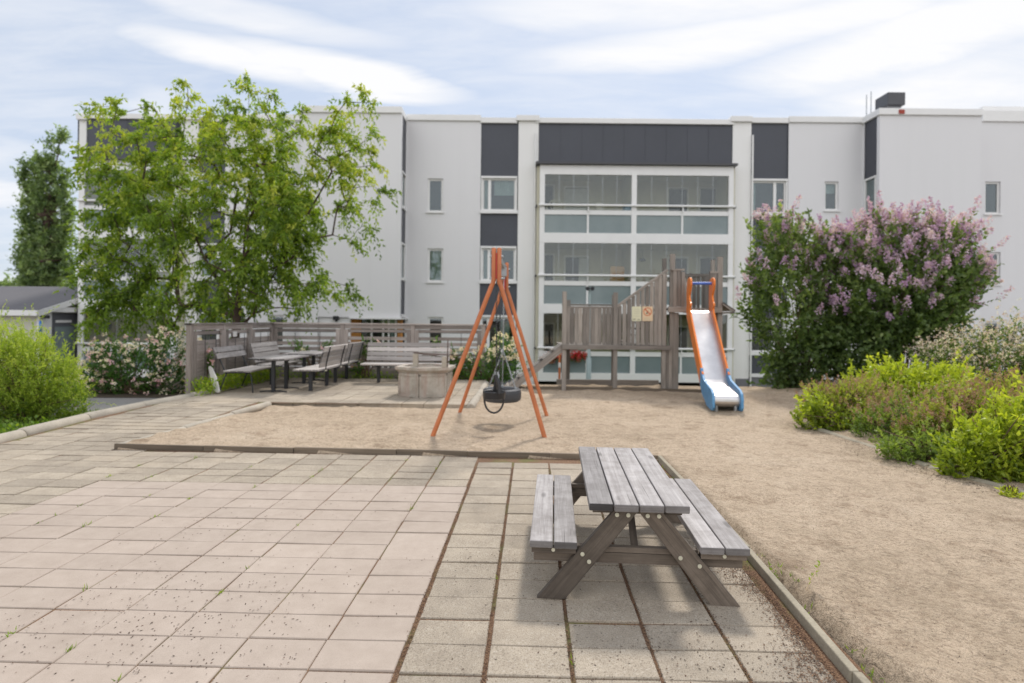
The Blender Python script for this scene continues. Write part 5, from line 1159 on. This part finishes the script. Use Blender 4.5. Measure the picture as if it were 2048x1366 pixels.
tp = np.array([tuple(P[tips[i]]) for i in range(len(att))]); ow = tp - cc; ow /= np.linalg.norm(ow, axis=1, keepdims=True)
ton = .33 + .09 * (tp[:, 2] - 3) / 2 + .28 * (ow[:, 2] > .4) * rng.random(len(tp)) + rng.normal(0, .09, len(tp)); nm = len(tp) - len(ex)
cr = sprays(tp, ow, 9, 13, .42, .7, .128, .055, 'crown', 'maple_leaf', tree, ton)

# the tall poplar far behind
tb = W(85, 620, 46); tb.z = -1.1; pop = thing('tree', tb, 'tall narrow grey-green poplar rising behind the shed roof', 'tree')
ells = E_(46, (62, 440, 16, 110), (92, 430, 22, 120), (122, 315, 8, 62), (55, 360, 8, 50), (80, 335, 8, 50), (102, 322, 7, 50), (92, 520, 36, 70), (50, 525, 14, 60), (134, 500, 13, 110), (128, 420, 12, 90), (80, 565, 40, 45))
att, dd, _ = blobpts(330, ells, .3); trunk = [[tb, tb + Vector((0, 0, 3)), tb + Vector((.1, 0, 6)), tb + Vector((.2, 0, 9)), tb + Vector((.4, 0, 12))]]
P, par, rad, tips = grow(trunk, att, .02, 2.2, seg=1.2); tube_tree(P, par, rad, 'trunk', 'bark', pop, 5)
tp = np.array([tuple(P[tips[i]]) for i in range(len(att))]); sprays(tp, np.tile([0, 0, 1.6], (len(tp), 1)), 9, 9, .8, -.15, .27, .16, 'crown', 'poplar_leaf', pop, .4 + rng.normal(0, .15, len(tp)))
# low far trees
tb = W(10, 600, 75); tb.z = -1; tr2 = thing('tree', tb, 'distant low tree just above the shed roof at the left edge', 'tree')
ells = E_(75, (-20, 585, 32, 18), (18, 590, 22, 20), (150, 590, 40, 30)); att, dd, _ = blobpts(60, ells, .3); P, par, rad, tips = grow([[tb, tb + Vector((0, 0, 2))]], att, .03, 2.2, seg=2); tube_tree(P, par, rad, 'trunk', 'bark', tr2, 5)
tp = np.array([tuple(P[tips[i]]) for i in range(len(att))]); sprays(tp, np.tile([0, 0, 1.0], (len(tp), 1)), 9, 9, 1.6, 0, .5, .3, 'crown', 'poplar_leaf', tr2, .5 + rng.normal(0, .15, len(tp)))

def shrub(name, label, cat, Y, px, shoots, nleaf, length, L, Wd, mat, base_z=0, up=.45, nstem=8, group=None, tone=.5, shell=.5, ztone=.25, pname='foliage', dr=1.0, stem='stem_brown', clip=True, tj=.16, rough=.22, srad=.014):
    ells = E_(Y, *px, dr=dr); T, d, r_ = blobpts(shoots, ells, shell); T = T[T[:, 2] > base_z + .03]; e = np.array(ells); c = e[:, :3].mean(0); t_ = thing(name, (c[0], c[1], base_z), label, cat, group)
    n = len(T); o_ = T - (c - [0, 0, e[:, 5].mean() * .9]); o_ /= np.linalg.norm(o_, axis=1, keepdims=True) + 1e-6; sdv = o_ * .7 + rng.normal(size=(n, 3)) * .35; sdv[:, 2] += up; sdv /= np.linalg.norm(sdv, axis=1, keepdims=True)
    T = T + sdv * (rng.random(n) ** 4 * rough)[:, None]
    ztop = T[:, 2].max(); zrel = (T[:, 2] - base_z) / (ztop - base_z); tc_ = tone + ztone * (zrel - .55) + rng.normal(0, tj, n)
    u = np.tile(np.linspace(0, 1, nleaf), n); ln = length * rng.uniform(.5, 1.2, n); P = np.repeat(T, nleaf, 0) - np.repeat(sdv, nleaf, 0) * (u * np.repeat(ln, nleaf))[:, None]
    ld = np.repeat(sdv, nleaf, 0) * (.9 - .5 * u)[:, None] + rng.normal(size=P.shape) * .55; tn = np.repeat(tc_, nleaf) + rng.normal(0, .1, len(P)); k = P[:, 2] > base_z - .02
    leaves(pname, P[k], ld[k], L * rng.uniform(.6, 1.2, k.sum()), Wd * rng.uniform(.7, 1.2, k.sum()), tn[k], mat, t_)
    sel = rng.choice(n, min(n, nstem * 6), replace=False); base = [Vector((c[0] + rng.normal(0, e[:, 3].mean() * .25), c[1] + rng.normal(0, e[:, 4].mean() * .2), base_z - .05)) for _ in range(nstem)]
    m = MB()
    for i in sel:
        b = base[i % nstem] if len(base) else None; tpt = Vector(T[i]); md = b.lerp(tpt, .5) + Vector((0, 0, .1)); m.tube([b, md, tpt], [srad, srad * .57, srad * .22], 5)
    m.build('stem', stem, t_); return t_, T, sdv, c, e
def panicles(T, D, n, length, rad, q, size, mat, parent, name='blossoms', tone=.5):
    k = len(T); u = rng.random((k, q)); a = rng.random((k, q)) * 2 * math.pi; r_ = rad * (1 - .75 * u) * rng.uniform(.5, 1.05, (k, q)); s1 = np.cross(D, [.2, .3, 1]); s1 /= np.linalg.norm(s1, axis=1, keepdims=True); s2 = np.cross(D, s1); ln = length * rng.uniform(.6, 1.2, k)
    P = T[:, None] + D[:, None] * (u * ln[:, None])[..., None] + s1[:, None] * (np.cos(a) * r_)[..., None] + s2[:, None] * (np.sin(a) * r_)[..., None]; P = P.reshape(-1, 3); tn = np.repeat(tone + rng.normal(0, .22, k), q) + rng.normal(0, .12, k * q)
    return tag(leaves(name, P, rdir(k * q), size, size * .9, tn, mat, parent), kind='stuff')
def flowers(T, q, spread, size, mat, parent, name='blossoms', tone=None):
    k = len(T); P = np.repeat(T, q, 0) + rng.normal(size=(k * q, 3)) * spread; tn = np.repeat(rng.random(k) if tone is None else tone, q) + rng.normal(0, .1, k * q); return tag(leaves(name, P, rdir(k * q, .1), size, size * .85, tn, mat, parent), kind='stuff')

# lilacs
lil = dict(up=.35, tone=.42, ztone=.35, base_z=-.05, rough=.5)
for (label, px, sh_, npan, Y) in (('left-hand lilac, darker and more upright, beside the slide', ((1570, 610, 75, 140), (1520, 575, 42, 85), (1565, 470, 62, 40), (1610, 725, 75, 60), (1560, 760, 40, 25), (1645, 570, 55, 90), (1660, 500, 40, 40), (1660, 650, 50, 80)), 1250, 115, 12.4),
                                  ('broad lilac bush covered in mauve flowers, right of the other lilac', ((1760, 600, 110, 110), (1850, 560, 105, 95), (1915, 570, 48, 75), (1715, 690, 80, 75), (1830, 650, 90, 70), (1705, 510, 60, 50), (1870, 480, 65, 35), (1775, 470, 50, 30)), 2800, 620, 12.2)):
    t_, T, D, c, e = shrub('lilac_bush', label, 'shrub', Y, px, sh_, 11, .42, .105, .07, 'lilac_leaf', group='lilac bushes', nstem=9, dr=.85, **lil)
    z0, z1 = T[:, 2].min(), T[:, 2].max(); pr = np.clip((T[:, 2] - z0) / (z1 - z0) - .22, .03, 1) ** 2.1 * np.where(T[:, 1] < c[1] + .4, 1, .4); idx = rng.choice(len(T), npan, replace=False, p=pr / pr.sum()); Dp = D[idx].copy(); Dp[:, 2] += .5; Dp /= np.linalg.norm(Dp, axis=1, keepdims=True)
    panicles(T[idx] + Dp * .03, Dp, 0, .27, .082, 46, .044, 'lilac_flower', t_)


# pink and cream roses
t_, T, D, c, e = shrub('rose_bush', 'large rose bush with many pale pink and cream flowers, left of the fence', 'shrub', 11.0, ((265, 738, 88, 58), (200, 768, 45, 38), (335, 710, 42, 55), (345, 760, 40, 45), (230, 720, 50, 40), (170, 760, 22, 35)), 900, 12, .28, .05, .034, 'rose_leaf', base_z=-.1, up=.2, tone=.45, dr=.8)
idx = rng.choice(np.where(T[:, 1] < c[1] + .3)[0], 400, replace=False); flowers(T[idx] + D[idx] * .05 + [0, -.03, 0], 9, .015, .038, 'rose_flower', t_)
t_, T, D, c, e = shrub('rose_bush', 'yellow-cream and pink rose bush at the right end of the fence', 'shrub', 13.0, ((1003, 712, 34, 50), (955, 742, 42, 30), (922, 730, 22, 42), (1025, 740, 22, 34)), 420, 12, .28, .055, .036, 'rose_leaf', base_z=.0, up=.3, tone=.6, dr=.8)
idx = rng.choice(np.where((T[:, 1] < c[1] + .2) & (T[:, 2] > .45))[0], 90, replace=False); flowers(T[idx] + D[idx] * .05 + [0, -.05, 0], 11, .018, .046, 'rose_flower', t_, tone=rng.random(90) * .5 + .5)
for k, (px, Y, lab) in enumerate((((((405, 705, 12, 30), (420, 720, 12, 24)), 10.5, 'climbing rose with pink blooms on the left fence, nearest its end post')), ((((510, 735, 30, 34), (480, 720, 20, 26)), 12.9, 'leafy climber on the fence behind the left bench')), ((((715, 728, 14, 36), (725, 695, 12, 14), (755, 690, 18, 9)), 12.95, 'climber between the benches on the long fence with one bright pink rose')), ((((600, 700, 20, 22), (655, 695, 16, 14)), 13.0, 'thin climber in the corner of the fence behind the tables')), ((((872, 695, 12, 16), (905, 715, 10, 22)), 12.9, 'small pale climber on the fence above the grill block')))):
    t_, T, D, c, e = shrub('climbing_rose', lab, 'climber', Y, px, 70, 8, .2, .06, .035, 'rose_leaf', base_z=.05, up=.5, tone=.75, nstem=3, group='climbers on the slat fence', dr=.35, shell=.1)
    nf = (7, 3, 2, 3, 7)[k]; idx = rng.choice(len(T), nf, replace=False); flowers(T[idx] + [0, -.06, .03], 12, .02, .05, 'rose_flower', t_)

# the yellow-green willow-leaved bush at the left edge
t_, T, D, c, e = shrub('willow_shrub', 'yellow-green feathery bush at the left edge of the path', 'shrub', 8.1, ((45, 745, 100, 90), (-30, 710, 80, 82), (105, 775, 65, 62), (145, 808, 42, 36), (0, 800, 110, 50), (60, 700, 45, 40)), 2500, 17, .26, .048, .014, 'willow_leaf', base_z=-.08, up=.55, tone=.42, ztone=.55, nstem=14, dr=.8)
kk = rng.choice(len(T), 260, replace=False); Tt = T[kk] + [0, 0, .02]; Dd = rdir(260, .7); P = np.repeat(Tt, 18, 0) + np.repeat(Dd, 18, 0) * (np.tile(np.linspace(0, 1, 18), 260) * np.repeat(rng.uniform(.15, .48, 260), 18))[:, None]; leaves('shoot', P, np.repeat(Dd, 18, 0) + rng.normal(size=P.shape) * .6, .045, .013, .62 + rng.normal(0, .2, len(P)), 'willow_leaf', t_)

# the mixed bed on the right
grp = 'shrubs in the bed at the right of the sand'
S = lambda *a, **k: shrub('shrub', *a, **k)
def spikes(T, D, frac, mat='pink_spike', ln=.10, r_=.020, q=26, s=.014, par=None, name='flower_spikes'):
    top = T[:, 2] > np.quantile(T[:, 2], .35); idx = rng.choice(np.where(top)[0], int(len(T) * frac), replace=False); Dp = D[idx].copy(); Dp[:, 2] += .8; Dp /= np.linalg.norm(Dp, axis=1, keepdims=True); panicles(T[idx] - Dp * .01, Dp, 0, ln, r_, q, s, mat, par, name)
t_, T, D, c, e = S('low dark green arching shrub with a froth of white-pink flowers, at the back right', 'shrub', 9.7, ((1955, 730, 110, 55), (2040, 712, 95, 72), (1880, 728, 50, 36), (2090, 760, 60, 70)), 1300, 12, .35, .055, .03, 'olive_leaf', base_z=.0, group=grp, tone=.3)
idx = np.where(T[:, 2] > .62)[0]; idx = rng.choice(idx, min(750, len(idx)), replace=False); flowers(np.repeat(T[idx], 3, 0) + rng.normal(size=(len(idx) * 3, 3)) * .07 + [0, 0, .10], 4, .010, .026, 'white_pink_flower', t_)
t_, T, D, c, e = S('bright lime shrub with glossy leaves, farthest of the lime ones, below the lilac', 'shrub', 8.7, ((1850, 775, 100, 48), (1750, 775, 60, 42), (1800, 750, 40, 26), (1905, 762, 45, 38), (1745, 735, 16, 18)), 900, 9, .20, .068, .036, 'lime_leaf', base_z=.0, group=grp, tone=.52, ztone=.5, up=.7, tj=.12)
t_, T, D, c, e = S('yellowish shrub topped with dull pink seed heads, at the far left of the bed', 'shrub', 7.9, ((1690, 815, 85, 50), (1640, 812, 38, 42), (1750, 808, 60, 46)), 800, 10, .22, .056, .031, 'spirea_leaf', base_z=.0, group=grp, tone=.5, ztone=.6, up=.6)
spikes(T, D, .55, par=t_)
t_, T, D, c, e = S('sprawling low lime shoots hanging over the sand at the corner of the bed', 'shrub', 7.45, ((1612, 835, 24, 30), (1632, 812, 26, 26), (1655, 852, 38, 32), (1715, 872, 66, 38), (1775, 895, 56, 34), (1830, 915, 44, 26)), 760, 10, .2, .06, .032, 'lime_leaf', base_z=.0, group=grp, tone=.38, ztone=.6, up=.5, nstem=6)
t_, T, D, c, e = S('dark green leafy shrub in the middle of the bed, brown seed heads above it', 'shrub', 6.9, ((1800, 860, 80, 52), (1860, 850, 70, 58), (1745, 855, 45, 44), (1830, 895, 60, 36)), 820, 11, .24, .045, .024, 'olive_leaf', base_z=.0, group=grp, tone=.55, ztone=.7, up=.5)
spikes(T, D, .3, par=t_)
t_, T, D, c, e = S('rusty-pink flowering spirea in the bed, in front of the dark green shrub', 'shrub', 6.1, ((1900, 860, 72, 66), (1965, 838, 70, 64), (1850, 875, 52, 50)), 860, 11, .24, .056, .031, 'spirea_leaf', base_z=.0, group=grp, tone=.45, ztone=.55, up=.6)
spikes(T, D, .6, par=t_)
t_, T, D, c, e = S('brightest lime shrub in the near corner of the bed, by the kerb', 'shrub', 5.15, ((1990, 905, 72, 76), (2055, 870, 75, 95), (2070, 930, 80, 66), (1925, 925, 48, 46), (1965, 955, 50, 34), (2030, 960, 50, 30)), 1050, 11, .22, .062, .032, 'lime_leaf', base_z=.0, group=grp, tone=.50, ztone=.7, up=.6)
t_, T, D, c, e = S('small olive shrub creeping at the foot of the bed behind the kerb', 'shrub', 5.75, ((1905, 930, 50, 34), (1850, 915, 46, 34), (1890, 900, 50, 40), (1800, 900, 40, 26)), 560, 10, .18, .045, .024, 'olive_leaf', base_z=.0, group=grp, tone=.7, ztone=.4, up=.4, nstem=5)
t_, T, D, c, e = S('pink-tipped spirea at the right edge of the picture, behind the brightest lime shrub', 'shrub', 6.7, ((2020, 800, 66, 56), (2090, 790, 70, 62), (1965, 815, 50, 44)), 700, 11, .24, .042, .02, 'spirea_leaf', base_z=.0, group=grp, tone=.5, ztone=.55, up=.6)
spikes(T, D, .45, par=t_)
t_, T, D, c, e = S('single lime sprig growing over the kerb at the corner of the bed', 'shrub', 4.55, ((2025, 990, 20, 15),), 38, 10, .10, .045, .018, 'lime_leaf', base_z=.02, group=grp, tone=.6, ztone=.3, up=.7, nstem=3, srad=.004, rough=.03)

# green weeds along the fence foot and grass by the path
def blades(name, P, h, w, mat, tone, lean=.35, kind='stuff', label=None, cat=None):
    n = len(P); D = rng.normal(size=(n, 3)) * lean; D[:, 2] = 1; N = rng.normal(size=(n, 3)); N[:, 2] = 0
    o = leaves(name, P, D, h * rng.uniform(.5, 1.3, n), w, tone, mat, None, .25, N); return tag(o, label, cat, kind=kind)
n = 5200; P = np.stack([rng.uniform(-8.8, -5.78, n), rng.uniform(4.8, 8.6, n), np.full(n, -.09)], 1); P[:, 2] = -.09; k = P[:, 0] < np.interp(P[:, 1], [4.8, 6.3, 8.2], [-5.80, -5.80, -5.86])
P = P[k]; blades('grass', P, .13, .010, 'grass_blade', .55 + rng.normal(0, .2, len(P)))
n = 900; P = np.stack([rng.uniform(-7.2, -5.80, n), rng.uniform(5.4, 7.6, n), np.full(n, -.08)], 1); P[:, 2] += rng.random(n) * .14; tag(leaves('weeds', P, rdir(n, .4), .06, .035, .5 + rng.normal(0, .2, n), 'grass_blade'), kind='stuff')
n = 1500; P = np.stack([rng.uniform(-5.58, -5.20, n), rng.uniform(9.75, 13.0, n), np.full(n, .05)], 1); P[:, 2] += rng.random(n) ** 1.4 * .27; tag(leaves('weeds', P, rdir(n, .5), .075, .035, .6 + rng.normal(0, .22, n), 'weed_leaf'), kind='stuff')
n = 1100; P = np.stack([rng.uniform(-5.1, -.8, n), rng.uniform(12.75, 13.02, n), np.full(n, .05)], 1); P[:, 2] += rng.random(n) ** 2 * .16; tag(leaves('weeds', P, rdir(n, .5), .06, .025, .35 + rng.normal(0, .22, n), 'weed_leaf'), kind='stuff')
n = 1300; y_ = rng.uniform(6.3, 10.2, n); P = np.stack([np.interp(y_, [6.3, 8.2, 9.6, 10.2], [-5.82, -5.88, -5.64, -5.50]) - np.abs(rng.normal(0, .07, n)), y_, np.full(n, -.08)], 1); blades('grass', P, .10, .008, 'grass_blade', .6 + rng.normal(0, .2, n))
# little grass and moss tufts in the joints and along the edges, one sapling shoot in the sand
pts = []
for _ in range(46):
    i = rng.integers(-4, 9); j = rng.uniform(-6, 16); c = O + e1 * ((i - 5) * TW + (.012 if i >= 5 else 0)) + e2 * j * TD; pts += [(c[0] + rng.normal(0, .006), c[1] + rng.normal(0, .02), -.008) for _ in range(rng.integers(3, 11))]
for _ in range(60):
    u = rng.random(); c = (1.46 + rng.normal(0, .02), 2.2 + 3.5 * u) if rng.random() < .4 else (-4.1 + rng.normal(0, .05), 6.2 + rng.random() * 2.5); pts += [(c[0] + rng.normal(0, .02), c[1] + rng.normal(0, .03), .0) for _ in range(6)]
for (x, y) in ((1536, 1130), (1560, 1122), (1582, 1140), (1600, 1128), (1595, 1150), (1540, 1118)):
    c = G(x, y + 10, .04); pts += [(c.x + rng.normal(0, .004), c.y + rng.normal(0, .004), .03) for _ in range(5)]
P = np.array(pts); blades('grass_tufts', P, .032, .005, 'weed_leaf', .45 + rng.normal(0, .25, len(P)), .6)
sp = thing('seedling', G(1612, 1180, .04), 'thin leaning shoot with a few small leaves in the sand by the kerb', 'seedling'); a_ = G(1612, 1180, .035); b_ = W(1641, 1128, a_.y); m = MB(); m.tube([a_, a_.lerp(b_, .5) + Vector((-.004, 0, .004)), b_], [.003, .0025, .0012], 6); m.build('stem', 'sign_peach', sp)
P = np.array([tuple(a_.lerp(b_, u)) for u in np.repeat([.35, .5, .68, .85, 1], 3)]); leaves('leaves', P, rdir(15, .5), .024, .010, .6 + rng.normal(0, .15, 15), 'weed_leaf', sp)
# fallen seeds and crumbs of bark on slabs, joints and sand
def flakes(P, size, tone, name='fallen_seeds'):
    n = len(P); D = rng.normal(size=(n, 3)); D[:, 2] *= .12; N = np.tile([0, 0, 1.0], (n, 1)) + rng.normal(0, .15, (n, 3)); return tag(leaves(name, P, D, size * rng.uniform(.4, 1.4, n), size * .5, tone, 'debris_flake', None, 0, N), kind='stuff')
n = 5200; y_ = 1.7 + rng.exponential(.75, n); x_ = rng.uniform(-2.6, 1.3, n); k = (y_ < 5.7) & (np.sin(x_ * 3.1 + 1.2 * np.sin(y_ * 2.3)) + np.sin(y_ * 4.1 - x_ * 1.7) + rng.normal(0, .8, n) > .1); P = np.stack([x_[k], y_[k], np.full(k.sum(), .004)], 1); flakes(P, .0115, rng.random(len(P)) * .6)
n = 9000; y_ = rng.uniform(1.9, 5.2, n); x_ = np.interp(y_, [0, 2.24, 3.46, 5.8], [1.27, 1.37, 1.45, 1.51]) - .05 - np.abs(rng.normal(0, .11, n)) * (.4 + .9 * np.sin(y_ * 2.3) ** 2); P = np.stack([x_, y_, .002 + rng.random(n) * .008], 1); flakes(P, .011, .3 + rng.random(n) * .7)
n = 8000; i_ = rng.integers(5, 10, n); j_ = rng.uniform(-4, 15, n); P = np.array([O + e1 * ((i - 5) * TW + .008 + (.0 if i == 5 else -.001)) + e2 * j * TD for i, j in zip(i_, j_)]); P = np.hstack([P + rng.normal(0, .006, P.shape) * [1, 3], np.full((n, 1), -.004) + rng.random((n, 1)) * .008]); flakes(P, .010, .2 + rng.random(n) * .8)
n = 9000; x_ = rng.uniform(1.6, 5.5, n); y_ = rng.uniform(2.0, 9.0, n); k = (x_ < 3.9) | (y_ < 4.4); x_, y_ = x_[k], y_[k]; P = np.array([(x, y, sand_z(x, y) + .003) for x, y in zip(x_, y_)]); k = np.sin(P[:, 0] * 2.1 + 1.3 * np.sin(P[:, 1] * 1.7)) + np.sin(P[:, 1] * 2.9 + P[:, 0]) + rng.normal(0, .7, len(P)) > .55; P = P[k]; flakes(P, .010, rng.random(len(P)) * .6)
n = 2500; x_ = rng.uniform(-4.0, 1.5, n); y_ = 6.2 + rng.exponential(1.0, n); k = y_ < 11; P = np.array([(x, y, sand_z(x, y) + .003) for x, y in zip(x_[k], y_[k])]); flakes(P, .012, rng.random(len(P)) * .5)
n = 2600; u = rng.random(n); x_ = -4.2 + 5.7 * u; P = np.stack([x_, 6.05 - (x_ + 4.2) * .0455 - .02 - np.abs(rng.normal(0, .018, n)), np.full(n, .004)], 1); flakes(P, .010, .4 + rng.random(n) * .6)
n = 1800; x_ = 4.0 - np.abs(rng.normal(0, .18, n)); y_ = rng.uniform(4.6, 8.0, n); P = np.array([(x, y, sand_z(x, y) + .003) for x, y in zip(x_, y_)]); flakes(P, .014, rng.random(n) * .5)
